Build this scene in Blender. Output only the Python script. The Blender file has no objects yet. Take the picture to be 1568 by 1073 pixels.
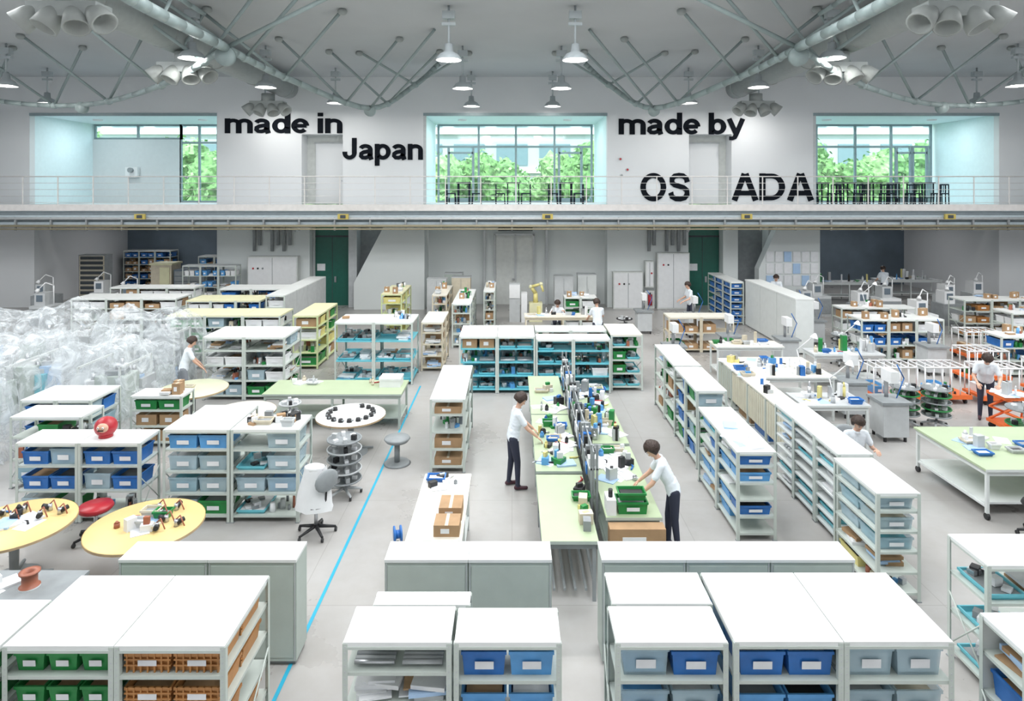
import bpy, math, random
import numpy as np
from mathutils import Vector, Matrix, noise
S=bpy.context.scene
COL=S.collection
# ---------------------------------------------------------------- materials
M={}
def mat(name,c,rough=.6,metal=0,var=.06,scale=6,emis=0,alpha=1,spec=.5,bump=0):
    m=bpy.data.materials.new(name);m.use_nodes=True
    nt=m.node_tree;b=nt.nodes['Principled BSDF']
    tc=nt.nodes.new('ShaderNodeTexCoord');nz=nt.nodes.new('ShaderNodeTexNoise');nz.inputs['Scale'].default_value=scale
    nz.inputs['Detail'].default_value=3
    cr=nt.nodes.new('ShaderNodeValToRGB')
    cr.color_ramp.elements[0].position=.3;cr.color_ramp.elements[1].position=.7
    cr.color_ramp.elements[0].color=[max(0,x*(1-var)) for x in c]+[1]
    cr.color_ramp.elements[1].color=[min(1,x*(1+var)) for x in c]+[1]
    nt.links.new(tc.outputs['Object'],nz.inputs['Vector']);nt.links.new(nz.outputs['Fac'],cr.inputs['Fac'])
    nt.links.new(cr.outputs['Color'],b.inputs['Base Color'])
    b.inputs['Roughness'].default_value=rough;b.inputs['Metallic'].default_value=metal
    b.inputs['Specular IOR Level'].default_value=spec
    if alpha<1:b.inputs['Alpha'].default_value=alpha
    if emis>0:
        nt.links.new(cr.outputs['Color'],b.inputs['Emission Color']);b.inputs['Emission Strength'].default_value=emis
    if bump>0:
        bp=nt.nodes.new('ShaderNodeBump');bp.inputs['Strength'].default_value=bump;bp.inputs['Distance'].default_value=.02
        nt.links.new(nz.outputs['Fac'],bp.inputs['Height']);nt.links.new(bp.outputs['Normal'],b.inputs['Normal'])
    M[name]=m;return m
mat('wall',(.68,.695,.71),.8,var=.02,scale=.6)
mat('wall_low',(.68,.715,.71),.75,var=.02,scale=.6)
mat('alcove',(.72,.85,.88),.7,var=.02)
mat('alcove_white',(.62,.65,.66),.7,var=.02)
mat('ceil',(.46,.475,.49),.9,var=.04,scale=.4)
mat('dark',(.05,.06,.07),.7)
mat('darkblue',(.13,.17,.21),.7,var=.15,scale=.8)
mat('deck',(.44,.51,.55),.6)
mat('beam',(.24,.28,.30),.6)
mat('railpipe',(.28,.25,.17),.5)
mat('rail',(.66,.64,.63),.5)
mat('tagyellow',(.50,.40,.10),.5)
mat('doorgreen',(.012,.11,.08),.4)
mat('doorwhite',(.62,.64,.62),.6)
mat('text',(.006,.008,.012),.8,spec=.1)
mat('top',(.76,.78,.77),.34,var=.02)
mat('topwarm',(.74,.71,.63),.4,var=.03)
mat('topyel',(.72,.70,.46),.45,var=.03)
mat('steel',(.52,.57,.53),.45,var=.03)
mat('cabinet',(.44,.50,.46),.5,var=.03)
mat('steelwhite',(.66,.69,.68),.45,var=.03)
mat('cyan',(.14,.50,.59),.4)
mat('blue',(.025,.15,.46),.4,var=.15)
mat('lightblue',(.10,.33,.66),.35,var=.1)
mat('green',(.015,.22,.05),.4,var=.15)
mat('lime',(.55,.62,.34),.5,var=.1)
mat('yellow',(.70,.62,.24),.45)
mat('orange',(.48,.22,.07),.5,var=.12)
mat('orangered',(.75,.15,.03),.45)
mat('red',(.42,.02,.03),.35)
mat('clear',(.52,.70,.79),.12,var=.05,alpha=.42)
mat('white',(.76,.77,.78),.5,var=.03)
mat('paper',(.76,.77,.79),.8,var=.05)
mat('paperblue',(.40,.56,.78),.8,var=.05)
mat('carton',(.38,.24,.13),.8,var=.1)
mat('wood',(.48,.35,.21),.6,var=.15)
mat('tan',(.60,.54,.42),.6,var=.08)
mat('beige',(.66,.64,.52),.6,var=.04)
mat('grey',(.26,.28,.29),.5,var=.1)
mat('lgrey',(.50,.52,.53),.5,var=.06)
mat('black',(.02,.02,.022),.45,var=.2)
mat('metal',(.55,.56,.58),.3,metal=.8)
mat('copper',(.36,.12,.07),.4)
mat('benchgreen',(.41,.49,.32),.38,var=.04,scale=2)
mat('tableyel',(.74,.55,.24),.4,var=.05,scale=2)
mat('tablecream',(.60,.62,.45),.4,var=.03)
mat('truss',(.27,.33,.33),.45,var=.05)
mat('duct',(.32,.345,.34),.5,var=.05)
mat('nozzle',(.32,.34,.33),.5,var=.05)
mat('lampshade',(.40,.44,.46),.4)
mat('bulb',(1,.98,.92),.5,emis=9,var=.01)
mat('bluetape',(.02,.36,.54),.5,var=.03)
mat('skin',(.66,.40,.29),.55,var=.05)
mat('shirt',(.76,.81,.86),.8,var=.03,bump=.3,scale=14)
mat('pants',(.03,.035,.06),.85)
mat('pantsg',(.25,.27,.30),.85)
mat('hair',(.035,.018,.012),.5,var=.4,scale=60,bump=.6)
mat('shoe',(.06,.02,.03),.5)
mat('lips',(.5,.18,.15),.5)
mat('eyewhite',(.8,.8,.8),.3)
mat('leaf',(.14,.27,.09),.8,var=.6,scale=3,bump=1)
mat('leaf2',(.24,.39,.16),.8,var=.5,scale=4,bump=1)
mat('trunk',(.15,.10,.06),.9)
mat('concrete',(.40,.43,.44),.8,var=.05,scale=.3)
mat('winddark',(.15,.22,.25),.2)
mat('grass',(.2,.3,.14),.9,var=.2)
mat('frame',(.24,.31,.33),.4)
mat('chairdark',(.015,.022,.035),.6,spec=.2)
mat('exitgreen',(.1,.9,.3),.5,emis=1.2)
# floor
m=bpy.data.materials.new('floor_concrete');m.use_nodes=True;nt=m.node_tree;b=nt.nodes['Principled BSDF']
tc=nt.nodes.new('ShaderNodeTexCoord')
n1=nt.nodes.new('ShaderNodeTexNoise');n1.inputs['Scale'].default_value=.5;n1.inputs['Detail'].default_value=6;n1.inputs['Roughness'].default_value=.65
n2=nt.nodes.new('ShaderNodeTexNoise');n2.inputs['Scale'].default_value=5;n2.inputs['Detail'].default_value=6
cr=nt.nodes.new('ShaderNodeValToRGB');cr.color_ramp.elements[0].position=.3;cr.color_ramp.elements[1].position=.7
cr.color_ramp.elements[0].color=(.375,.36,.345,1);cr.color_ramp.elements[1].color=(.45,.445,.44,1)
br=nt.nodes.new('ShaderNodeTexBrick');br.inputs['Scale'].default_value=1;br.offset=0
br.inputs['Color1'].default_value=(1,1,1,1);br.inputs['Color2'].default_value=(.975,.97,.965,1);br.inputs['Mortar'].default_value=(.80,.785,.77,1)
br.inputs['Mortar Size'].default_value=.006;br.inputs['Brick Width'].default_value=2.6;br.inputs['Row Height'].default_value=2.6
mx=nt.nodes.new('ShaderNodeMix');mx.data_type='RGBA';mx.blend_type='MULTIPLY';mx.inputs[0].default_value=1
cr2=nt.nodes.new('ShaderNodeValToRGB');cr2.color_ramp.elements[0].position=.3;cr2.color_ramp.elements[1].position=.7
cr2.color_ramp.elements[0].color=(.95,.94,.93,1);cr2.color_ramp.elements[1].color=(1,1,1,1)
mx2=nt.nodes.new('ShaderNodeMix');mx2.data_type='RGBA';mx2.blend_type='MULTIPLY';mx2.inputs[0].default_value=1
L=nt.links.new
for q in(n1,n2,br):L(tc.outputs['Object'],q.inputs['Vector'])
L(n1.outputs['Fac'],cr.inputs['Fac']);L(cr.outputs['Color'],mx.inputs[6]);L(br.outputs['Color'],mx.inputs[7])
L(mx.outputs[2],mx2.inputs[6]);L(n2.outputs['Fac'],cr2.inputs['Fac']);L(cr2.outputs['Color'],mx2.inputs[7]);L(mx2.outputs[2],b.inputs['Base Color'])
mr=nt.nodes.new('ShaderNodeMapRange');mr.inputs[1].default_value=.3;mr.inputs[2].default_value=.7;mr.inputs[3].default_value=.24;mr.inputs[4].default_value=.38
L(n1.outputs['Fac'],mr.inputs[0]);L(mr.outputs[0],b.inputs['Roughness'])
M['floor']=m
# plastic film
m=bpy.data.materials.new('plastic_film');m.use_nodes=True;nt=m.node_tree
out=nt.nodes['Material Output'];b=nt.nodes['Principled BSDF'];b.inputs['Base Color'].default_value=(.84,.89,.92,1);b.inputs['Roughness'].default_value=.1
tr=nt.nodes.new('ShaderNodeBsdfTransparent');ms=nt.nodes.new('ShaderNodeMixShader')
nz=nt.nodes.new('ShaderNodeTexNoise');nz.inputs['Scale'].default_value=1.9;nz.inputs['Detail'].default_value=7;nz.inputs['Distortion'].default_value=2.2
mr=nt.nodes.new('ShaderNodeMapRange');mr.inputs[1].default_value=.42;mr.inputs[2].default_value=.75;mr.inputs[3].default_value=.14;mr.inputs[4].default_value=.72
tc=nt.nodes.new('ShaderNodeTexCoord');L=nt.links.new
L(tc.outputs['Object'],nz.inputs['Vector']);L(nz.outputs['Fac'],mr.inputs[0]);L(mr.outputs[0],ms.inputs[0])
bp=nt.nodes.new('ShaderNodeBump');bp.inputs['Strength'].default_value=.9;bp.inputs['Distance'].default_value=.1;L(nz.outputs['Fac'],bp.inputs['Height']);L(bp.outputs['Normal'],b.inputs['Normal'])
L(tr.outputs[0],ms.inputs[1]);L(b.outputs[0],ms.inputs[2]);L(ms.outputs[0],out.inputs['Surface'])
M['film']=m
m=bpy.data.materials.new('glass_pane');m.use_nodes=True;nt=m.node_tree;out=nt.nodes['Material Output']
tr=nt.nodes.new('ShaderNodeBsdfTransparent');gl=nt.nodes.new('ShaderNodeBsdfGlossy');gl.inputs['Roughness'].default_value=.05
tr.inputs[0].default_value=(.92,.99,1,1)
ms=nt.nodes.new('ShaderNodeMixShader');ms.inputs[0].default_value=.06
nt.links.new(tr.outputs[0],ms.inputs[1]);nt.links.new(gl.outputs[0],ms.inputs[2]);nt.links.new(ms.outputs[0],out.inputs['Surface'])
M['glass']=m
# ---------------------------------------------------------------- mesh builder
class MB:
    def __init__(s): s.v=[];s.f=[];s.m=[];s.mats=[];s.sm=[]
    def mi(s,n):
        if n not in s.mats:s.mats.append(n)
        return s.mats.index(n)
    def add(s,vs,fs,mt,smooth=False):
        o=len(s.v);s.v+=[tuple(v) for v in vs];k=s.mi(mt)
        for f in fs:s.f.append([i+o for i in f]);s.m.append(k);s.sm.append(smooth)
    def box(s,x0,x1,y0,y1,z0,z1,mt,rot=0):
        cx,cy=(x0+x1)/2,(y0+y1)/2
        vs=[(x,y,z) for z in (z0,z1) for x,y in ((x0,y0),(x1,y0),(x1,y1),(x0,y1))]
        if rot:
            c,q=math.cos(rot),math.sin(rot)
            vs=[(cx+(x-cx)*c-(y-cy)*q,cy+(x-cx)*q+(y-cy)*c,z) for x,y,z in vs]
        s.add(vs,[(0,3,2,1),(4,5,6,7),(0,1,5,4),(1,2,6,5),(2,3,7,6),(3,0,4,7)],mt)
    def cyl(s,p0,p1,r0,r1=None,n=8,mt='steel',smooth=True):
        if r1 is None:r1=r0
        p0=Vector(p0);p1=Vector(p1);d=(p1-p0)
        if d.length<1e-6:return
        d.normalize();a=d.orthogonal().normalized();bb=d.cross(a)
        vs=[];
        for p,r in((p0,r0),(p1,r1)):
            for i in range(n):
                t=2*math.pi*i/n;vs.append(p+a*(r*math.cos(t))+bb*(r*math.sin(t)))
        s.add(vs,[(i,(i+1)%n,n+(i+1)%n,n+i) for i in range(n)],mt,smooth)
        o=len(s.v)-2*n;k=s.mi(mt)
        s.f.append([o+i for i in range(n)][::-1]);s.m.append(k);s.sm.append(False)
        s.f.append([o+n+i for i in range(n)]);s.m.append(k);s.sm.append(False)
    def path(s,pts,r,n=8,mt='steel'):
        for i in range(len(pts)-1):
            ra=r[i] if isinstance(r,(list,tuple)) else r
            rb=r[i+1] if isinstance(r,(list,tuple)) else r
            s.cyl(pts[i],pts[i+1],ra,rb,n,mt)
    def lathe(s,c,prof,n=20,mt='steel',axis=None,smooth=True):
        vs=[];ax=Vector(axis).normalized() if axis else Vector((0,0,1))
        a=Vector((1,0,0)) if axis is None else ax.orthogonal().normalized();bb=ax.cross(a);c=Vector(c)
        for r,z in prof:
            for i in range(n):
                t=2*math.pi*i/n;vs.append(c+ax*z+a*(r*math.cos(t))+bb*(r*math.sin(t)))
        fs=[]
        for j in range(len(prof)-1):
            for i in range(n):fs.append((j*n+i,j*n+(i+1)%n,(j+1)*n+(i+1)%n,(j+1)*n+i))
        s.add(vs,fs,mt,smooth)
    def ell(s,c,r,mt,n=10,m=6,R=None):
        vs=[];fs=[]
        for j in range(m+1):
            ph=math.pi*j/m
            for i in range(n):
                t=2*math.pi*i/n
                v=Vector((r[0]*math.sin(ph)*math.cos(t),r[1]*math.sin(ph)*math.sin(t),-r[2]*math.cos(ph)))
                if R:v=R@v
                vs.append(v+Vector(c))
        for j in range(m):
            for i in range(n):fs.append((j*n+i,j*n+(i+1)%n,(j+1)*n+(i+1)%n,(j+1)*n+i))
        s.add(vs,fs,mt,True)
    def bin(s,x0,x1,y0,y1,z,h,mt,fill=None,label=True,t=.012):
        ins=.02
        def ring(a,zz):return[(x0+a,y0+a,zz),(x1-a,y0+a,zz),(x1-a,y1-a,zz),(x0+a,y1-a,zz)]
        R=[ring(ins,z),ring(.006,z+h-.025),ring(-.004,z+h-.025),ring(-.004,z+h),ring(t,z+h),ring(ins+t,z+.012)]
        vs=sum(R,[]);fs=[(3,2,1,0)]
        for j in range(5):
            for i in range(4):fs.append((j*4+i,j*4+(i+1)%4,(j+1)*4+(i+1)%4,(j+1)*4+i))
        fs.append((20,21,22,23));s.add(vs,fs,mt)
        if fill:s.box(x0+ins+t,x1-ins-t,y0+ins+t,y1-ins-t,z+.014,z+h*.72,fill)
        if label:
            w=x1-x0;xa=x0+w*.3;xb=x0+w*.72
            s.add([(xa,y0-.003,z+h*.3),(xb,y0-.003,z+h*.3),(xb,y0-.006,z+h*.62),(xa,y0-.006,z+h*.62)],[(0,1,2,3)],'paper')
    def done(s,name,parent=None):
        if not s.v:return None
        A=np.array(s.v,dtype=float);mn=A.min(0);mx=A.max(0)
        o=Vector(((mn[0]+mx[0])/2,(mn[1]+mx[1])/2,mn[2]))
        me=bpy.data.meshes.new(name);me.from_pydata([Vector(v)-o for v in s.v],[],s.f);
        for n in s.mats:me.materials.append(M[n])
        me.polygons.foreach_set('material_index',s.m);me.polygons.foreach_set('use_smooth',s.sm);me.update()
        ob=bpy.data.objects.new(name,me);COL.objects.link(ob);ob.location=o
        if parent:
            ob.parent=parent;ob.location=o-parent.location
        return ob
def one(name,*boxes):
    b=MB()
    for q in boxes:b.box(*q)
    return b.done(name)
# ---------------------------------------------------------------- room
WY=27.2;DZ=4.375
one('floor',(-24,24,-3,34,-.2,0,'floor'))
one('ceiling',(-24,24,-3,27.4,9.8,10.0,'ceil'))
one('wall_left',(-24,-23.8,-3,34,0,9.8,'wall'))
one('wall_right',(23.8,24,-3,34,0,9.8,'wall'))
one('wall_front',(-24,24,-3.2,-3,0,9.8,'wall'))
w=MB()
def seg(a,b_,z0,z1,y0=WY,y1=WY+.3,mt='wall'):w.box(a,b_,y0,y1,z0,z1,mt)
for a,b_ in((-24,-20.5),(-12.54,-8.94),(-7.19,-3.77),(4.05,7.52),(9.33,12.8),(20.7,24)):seg(a,b_,DZ,9.8)
seg(-8.94,-7.19,7.36,9.8);seg(7.52,9.33,7.36,9.8)
for a,b_ in((-20.5,-12.54),(-3.77,4.05),(12.8,20.7)):seg(a,b_,8.2,9.8)
for a,b_ in((-8.94,-7.19),(7.52,9.33)):
    seg(a-.2,b_+.2,DZ,7.6,WY+.75,WY+.9,'doorwhite')
    for e in(a,b_):seg(e-.1 if e==a else e,e if e==a else e+.1,DZ,7.5,WY+.3,WY+.8)
    seg(a-.1,b_+.1,7.36,7.46,WY+.3,WY+.8)
w.done('wall_back')
d=MB()
d.box(-8.55,-7.19,WY+.68,WY+.74,DZ+.01,7.0,'wall');d.cyl((-7.4,WY+.66,5.4),(-7.4,WY+.6,5.4),.03,mt='metal');d.box(-8.6,-7.2,WY+.66,WY+.7,7.0,7.06,'lgrey')
d.done('door_1')
d=MB();d.box(7.56,9.0,WY+.68,WY+.74,DZ+.01,7.0,'wall');d.cyl((7.75,WY+.66,5.4),(7.75,WY+.6,5.4),.03,mt='metal');d.box(7.56,9.05,WY+.66,WY+.7,7.0,7.06,'lgrey')
d.done('door_2')
AY=31.3
for i,(a,b_) in enumerate(((-20.5,-12.54),(-3.77,4.05),(12.8,20.7))):
    w=MB()
    w.box(a-.2,a,WY+.3,AY+.3,DZ,8.4,'alcove');w.box(b_,b_+.2,WY+.3,AY+.3,DZ,8.4,'alcove')
    w.box(a-.2,b_+.2,WY+.3,AY+.3,8.2,8.4,'alcove');w.box(a-.2,b_+.2,WY+.3,AY+.3,DZ-.25,DZ-.005,'alcove_white')
    w.box(a,b_,WY-.03,WY+.12,8.14,8.26,'frame')
    if i!=0:w.box(a,a+.12,WY-.0,WY+.1,DZ+.01,8.2,'lgrey')
    if i==0:w.box(a,-16.2,AY,AY+.15,DZ,7.46,'alcove_white')
    w.done('wall_alcove')
def window(name,xs,z0,z1,trans,y=AY,door=()):
    b=MB();t=.05
    for x in xs:b.box(x-t,x+t,y,y+.1,z0,z1,'frame')
    for z in(z0+.04,z1-.04)+tuple(trans):b.box(xs[0],xs[-1],y+.01,y+.09,z-.05,z+.05,'frame')
    for a,c in door:
        for x in(a,c-.0):b.box(x-.06,x+.06,y-.03,y+.07,z0,trans[0],'frame')
        b.box(a,c,y-.03,y+.07,trans[0]-.35,trans[0]-.25,'frame');b.box(a,c,y-.03,y+.07,z0,z0+.22,'frame')
    b.box(xs[0],xs[-1],y+.045,y+.05,z0,z1,'glass')
    b.done(name)
window('window_1',[-20.4,-18.3,-16.2],7.46,8.2,())
window('window_2',[-16.2,-15.3,-14.4,-13.5,-12.6],DZ,8.2,(7.3,))
window('window_3',[-3.6,-1.63,.19,2.08,3.9],DZ,8.2,(7.1,),door=((-3.1,-1.9),(2.3,3.4)))
window('window_4',[12.9,14.9,16.8,18.56,20.5],DZ,8.2,(7.1,),door=((18.8,19.5),(19.6,20.3)))
# ---- lower back wall
w=MB()
w.box(-12.54,12.85,WY+.8,WY+1.0,0,DZ-.26,'wall_low')
def lseg(a,b_,mt='wall_low',z0=0,z1=3.97,y0=WY,y1=WY+.8):w.box(a,b_,y0,y1,z0,z1,mt)
lseg(-24,-20.3,'wall');lseg(-12.54,-8.6);lseg(-5.1,-3.65);lseg(4.05,7.5);lseg(8.97,9.6);lseg(10.9,12.85);lseg(20.7,24,'wall')
lseg(-6.95,-6.6,'lgrey')
for a,b_ in((-20.3,-12.54),(12.85,20.7)):
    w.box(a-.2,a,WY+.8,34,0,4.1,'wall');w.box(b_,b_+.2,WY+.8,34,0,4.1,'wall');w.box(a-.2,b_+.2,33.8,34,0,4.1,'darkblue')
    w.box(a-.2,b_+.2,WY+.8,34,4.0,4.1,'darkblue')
w.done('wall_back_lower')
def prism(name,pts,y0,y1,mt):
    b=MB();n=len(pts);vs=[(x,y0,z) for x,z in pts]+[(x,y1,z) for x,z in pts]
    b.add(vs,[tuple(range(n)),tuple(range(2*n-1,n-1,-1))]+[(i,n+i,n+(i+1)%n,(i+1)%n) for i in range(n)],mt);return b.done(name)
prism('wall_buttress',[(-6.6,0),(-3.65,0),(-3.65,3.95),(-5.1,3.95),(-6.6,1.1)],WY-.5,WY-.02,'wall_low')
prism('wall_buttress',[(10.3,0),(12.85,0),(12.85,3.95),(11.3,3.95),(10.3,1.7)],WY-.5,WY-.02,'wall_low')
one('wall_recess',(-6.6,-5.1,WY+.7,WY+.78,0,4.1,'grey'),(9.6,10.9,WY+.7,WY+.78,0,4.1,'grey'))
def gdoor(name,a,c):
    b=MB();b.box(a,c,WY+.5,WY+.58,0,3.95,'doorgreen');mid=(a+c)/2
    b.box(mid-.01,mid+.01,WY+.49,WY+.5,0,3,'dark');b.box(a,c,WY+.48,WY+.5,2.95,3.02,'dark');b.box(mid+.1,mid+.18,WY+.44,WY+.5,1.0,1.25,'metal')
    b.box(a+.15,a+.5,WY+.485,WY+.5,1.5,1.8,'paper');b.box(a-.0,a+.08,WY+.4,WY+.5,0,3.95,'lgrey');b.done(name)
gdoor('door_3',-8.58,-6.97);gdoor('door_4',7.52,8.95)
b=MB()
b.box(-.7,.95,WY+.72,WY+.79,0,3.0,'doorwhite')
for x in(-.75,.15,.95):b.box(x-.04,x+.04,WY+.68,WY+.79,0,3.05,'lgrey')
b.box(-.75,.99,WY+.68,WY+.79,3.0,3.1,'lgrey');b.box(-.6,.9,WY+.7,WY+.79,3.2,3.5,'dark')
b.cyl((.05,WY+.7,1.1),(.05,WY+.62,1.1),.05,mt='metal');b.done('door_5')
b=MB()
for x in(-1.25,1.45):b.box(x,x+.1,WY+.6,WY+.8,0,3.95,'lgrey')
b.done('trim_1')
for x0 in(-10.9,5.8):
    b=MB()
    for k,dx in enumerate((0,.22,.75,1.0,1.25,1.5)):
        b.cyl((x0+dx,WY-.12,3.95),(x0+dx,WY-.12,2.65 if k%2 else 2.4),.07,mt='grey')
    b.box(x0-.1,x0+1.7,WY-.1,WY-.02,3.2,3.28,'lgrey');b.done('conduit_pipes')
def epanel(x0,x1,z0,z1,dots=3,seed=0):
    b=MB();b.box(x0,x1,WY-.35,WY-.01,z0,z1,'doorwhite');b.box(x0+.04,x1-.04,WY-.37,WY-.35,z0+.05,z1-.05,'white')
    b.box((x0+x1)/2-.01,(x0+x1)/2+.01,WY-.375,WY-.37,z0+.05,z1-.05,'grey')
    for k in range(dots):b.cyl((x0+.25+.2*k,WY-.38,z1-.5),(x0+.25+.2*k,WY-.4,z1-.5),.04,mt=['red','black','grey'][k%3])
    b.done('electrical_cabinet')
epanel(-11.1,-9.0,0,2.2);epanel(6.1,7.45,0,2.35,2);epanel(4.25,5.5,0,1.55,3);epanel(5.6,5.95,.9,2.0,1)
b=MB();b.box(5.6,6.0,WY-.25,WY-.01,.0,.75,'doorwhite');b.cyl((5.8,WY-.32,.15),(5.8,WY-.32,.6),.09,mt='red',n=12);b.cyl((5.8,WY-.32,.6),(5.8,WY-.32,.68),.03,mt='black');b.done('fire_extinguisher')
for (x,z) in((4.6,6.3),(4.9,5.85),(4.65,5.6),(-15.9,5.6)):
    b=MB();b.cyl((x,WY-.01 if x>-12 else AY-.01,z),(x,(WY if x>-12 else AY)-.06,z),.07,mt='lgrey',n=12);b.cyl((x,(WY if x>-12 else AY)-.06,z),(x,(WY if x>-12 else AY)-.08,z),.045,mt='red' if z>5.7 else 'grey',n=12);b.done('fire_alarm')
b=MB();b.box(-18.8,-18.2,AY-.2,AY-.01,5.6,6.1,'white');b.cyl((-18.5,AY-.2,5.95),(-18.5,AY-.35,5.95),.12,mt='grey',n=12);b.done('wall_speaker')
for x in(-15.6,15.8):
    b=MB();b.box(x-.22,x+.22,26.0,26.08,3.66,3.86,'exitgreen');b.box(x-.24,x+.24,26.08,26.12,3.64,3.88,'white');b.cyl((x,26.1,3.88),(x,26.1,3.98),.015,mt='white');b.done('exit_sign')
b=MB()
for i in range(6):
    for j in range(3):b.box(10.6+i*.37,10.9+i*.37,WY-.54,WY-.51,1.0+j*.5,1.42+j*.5,'paper' if (i+j)%4 else 'paperblue')
b.done('notice_sheets')
# ---- deck
b=MB()
b.box(-23.79,23.79,24.5,WY-.01,DZ-.22,DZ,'deck');b.box(-23.79,23.79,24.42,24.5,DZ-.18,DZ+.06,'rail')
b.box(-23.79,23.79,24.55,24.75,3.75,DZ-.22,'beam');b.box(-23.79,23.79,24.4,24.55,3.95,4.02,'deck')
b.box(-23.79,23.79,24.45,24.85,3.66,3.76,'deck')
b.box(-23.79,23.79,24.75,WY-.01,3.99,4.1,'lgrey')
b.done('mezzanine_deck')
b=MB()
b.cyl((-23.79,24.33,3.62),(23.79,24.33,3.62),.05,mt='railpipe');b.cyl((-23.79,24.36,3.9),(23.79,24.36,3.9),.05,mt='lgrey');b.cyl((-23.79,24.33,3.5),(23.79,24.33,3.5),.03,mt='railpipe')
for i in range(-17,18):b.box(i*1.35-.03,i*1.35+.03,24.33,24.4,3.45,3.95,'grey')
for x in(-14.1,-6.4,1.35,8.9,16.6):
    b.box(x-.2,x+.2,24.22,24.3,3.88,4.08,'tagyellow');b.box(x-.1,x+.1,24.2,24.23,3.92,4.04,'dark')
b.done('crane_rail')
b=MB()
for i in range(-17,18):
    x=i*1.35+.15;b.box(x-.018,x+.018,24.51,24.54,DZ+.001,DZ+1.15,'rail')
for k in range(5):
    z=DZ+.13+k*.25;b.cyl((-23.79,24.52,z),(23.79,24.52,z),.0085 if k<4 else .022,mt='rail',n=6)
b.done('guard_railing')
# ---- wall lettering (heavy grotesque built from strokes)
def arc(cx,cy,rx,ry,a0,a1,n=18):return[(cx+rx*math.cos(math.radians(a0+(a1-a0)*i/n)),cy+ry*math.sin(math.radians(a0+(a1-a0)*i/n))) for i in range(n+1)]
def arch(x0,x1):return[(x0,.30)]+arc((x0+x1)/2+.0,.33,(x1-x0)/2,.125,180,0,12)+[(x1,0)]
G_={'i':(.22,[[(.085,0),(.085,.53)],[(.085,.60),(.085,.73)]]),
'n':(.56,[[(.085,0),(.085,.53)],arch(.085,.44)]),
'm':(.86,[[(.085,0),(.085,.53)],arch(.085,.42),arch(.42,.755)]),
'a':(.55,[arc(.24,.355,.16,.105,165,0,12)+[(.40,.12),(.44,0)],[(.40,.29),(.30,.275),(.17,.25),(.095,.20),(.09,.13),(.14,.072),(.24,.066),(.34,.10),(.40,.2)]]),
'd':(.57,[[(.46,0),(.46,.73)],arc(.265,.265,.185,.20,0,360,28)]),
'b':(.57,[[(.085,0),(.085,.73)],arc(.28,.265,.185,.20,0,360,28)]),
'p':(.57,[[(.085,-.2),(.085,.53)],arc(.28,.265,.185,.20,0,360,28)]),
'e':(.54,[[(.08,.265),(.45,.265)],arc(.265,.265,.185,.20,0,318,28)]),
'J':(.54,[[(.40,.73),(.40,.22)]+arc(.24,.22,.16,.15,0,-180,12)+[(.08,.27)]]),
'y':(.53,[[(.06,.53),(.27,.03)],[(.48,.53),(.28,.02),(.23,-.10),(.16,-.13),(.06,-.128)]]),
'O':(.79,[arc(.385,.365,.295,.295,0,360,40)]),
'S':(.69,[[(.58,.49),(.55,.59),(.46,.65),(.34,.665),(.21,.645),(.14,.58),(.14,.48),(.21,.425),(.34,.39),(.48,.35),(.57,.28),(.575,.18),(.51,.10),(.38,.066),(.25,.07),(.14,.125),(.10,.23)]]),
'A':(.72,[[(.075,0),(.345,.72)],[(.645,0),(.375,.72)],[(.19,.20),(.53,.20)]]),
'D':(.75,[[(.10,0),(.10,.73)],[(.10,.66),(.32,.66)]+arc(.34,.365,.28,.295,90,-90,16)+[(.32,.07),(.10,.07)]]),
' ':(.24,[])}
def lettering(txt,x0,x1,z0,z1):
    tris=[];ox=0;W_=.162
    for ch in txt:
        adv,st=G_[ch]
        for s_ in st:
            P=[Vector((p[0]+ox,p[1])) for p in s_];cl=(P[0]-P[-1]).length<1e-4;n=len(P);Ls=[];Rs=[]
            for i in range(n):
                a=P[i-1] if i>0 else (P[-2] if cl else P[i]);c=P[i+1] if i<n-1 else (P[1] if cl else P[i])
                t=(c-a).normalized();nn=Vector((-t.y,t.x));k=1.0-.20*abs(t.x)
                Ls.append(P[i]+nn*W_*.5*k);Rs.append(P[i]-nn*W_*.5*k)
            for i in range(n-1):tris.append((Rs[i],Rs[i+1],Ls[i+1],Ls[i]))
        ox+=adv
    A=np.array([[p.x,p.y] for q in tris for p in q]);mn=A.min(0);mx=A.max(0);b=MB()
    f=lambda p,y:(x0+(p.x-mn[0])/(mx[0]-mn[0])*(x1-x0),y,z0+(p.y-mn[1])/(mx[1]-mn[1])*(z1-z0))
    for k,q in enumerate(tris):
        yf=WY-.03-.0015*(k%9)
        vs=[f(p,yf) for p in q]+[f(p,WY-.005) for p in q];b.add(vs,[(0,1,2,3),(0,4,5,1),(1,5,6,2),(2,6,7,3),(3,7,4,0)],'text')
    return b.done('wall_lettering')
lettering('made in',-12.2,-7.2,7.37,8.27)
lettering('Japan',-7.2,-3.78,6.02,7.2)
lettering('made by',4.53,9.9,7.1,8.27)
lettering('OS',5.45,7.55,4.5,5.72)
lettering('ADA',9.33,12.82,4.5,5.72)
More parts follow.
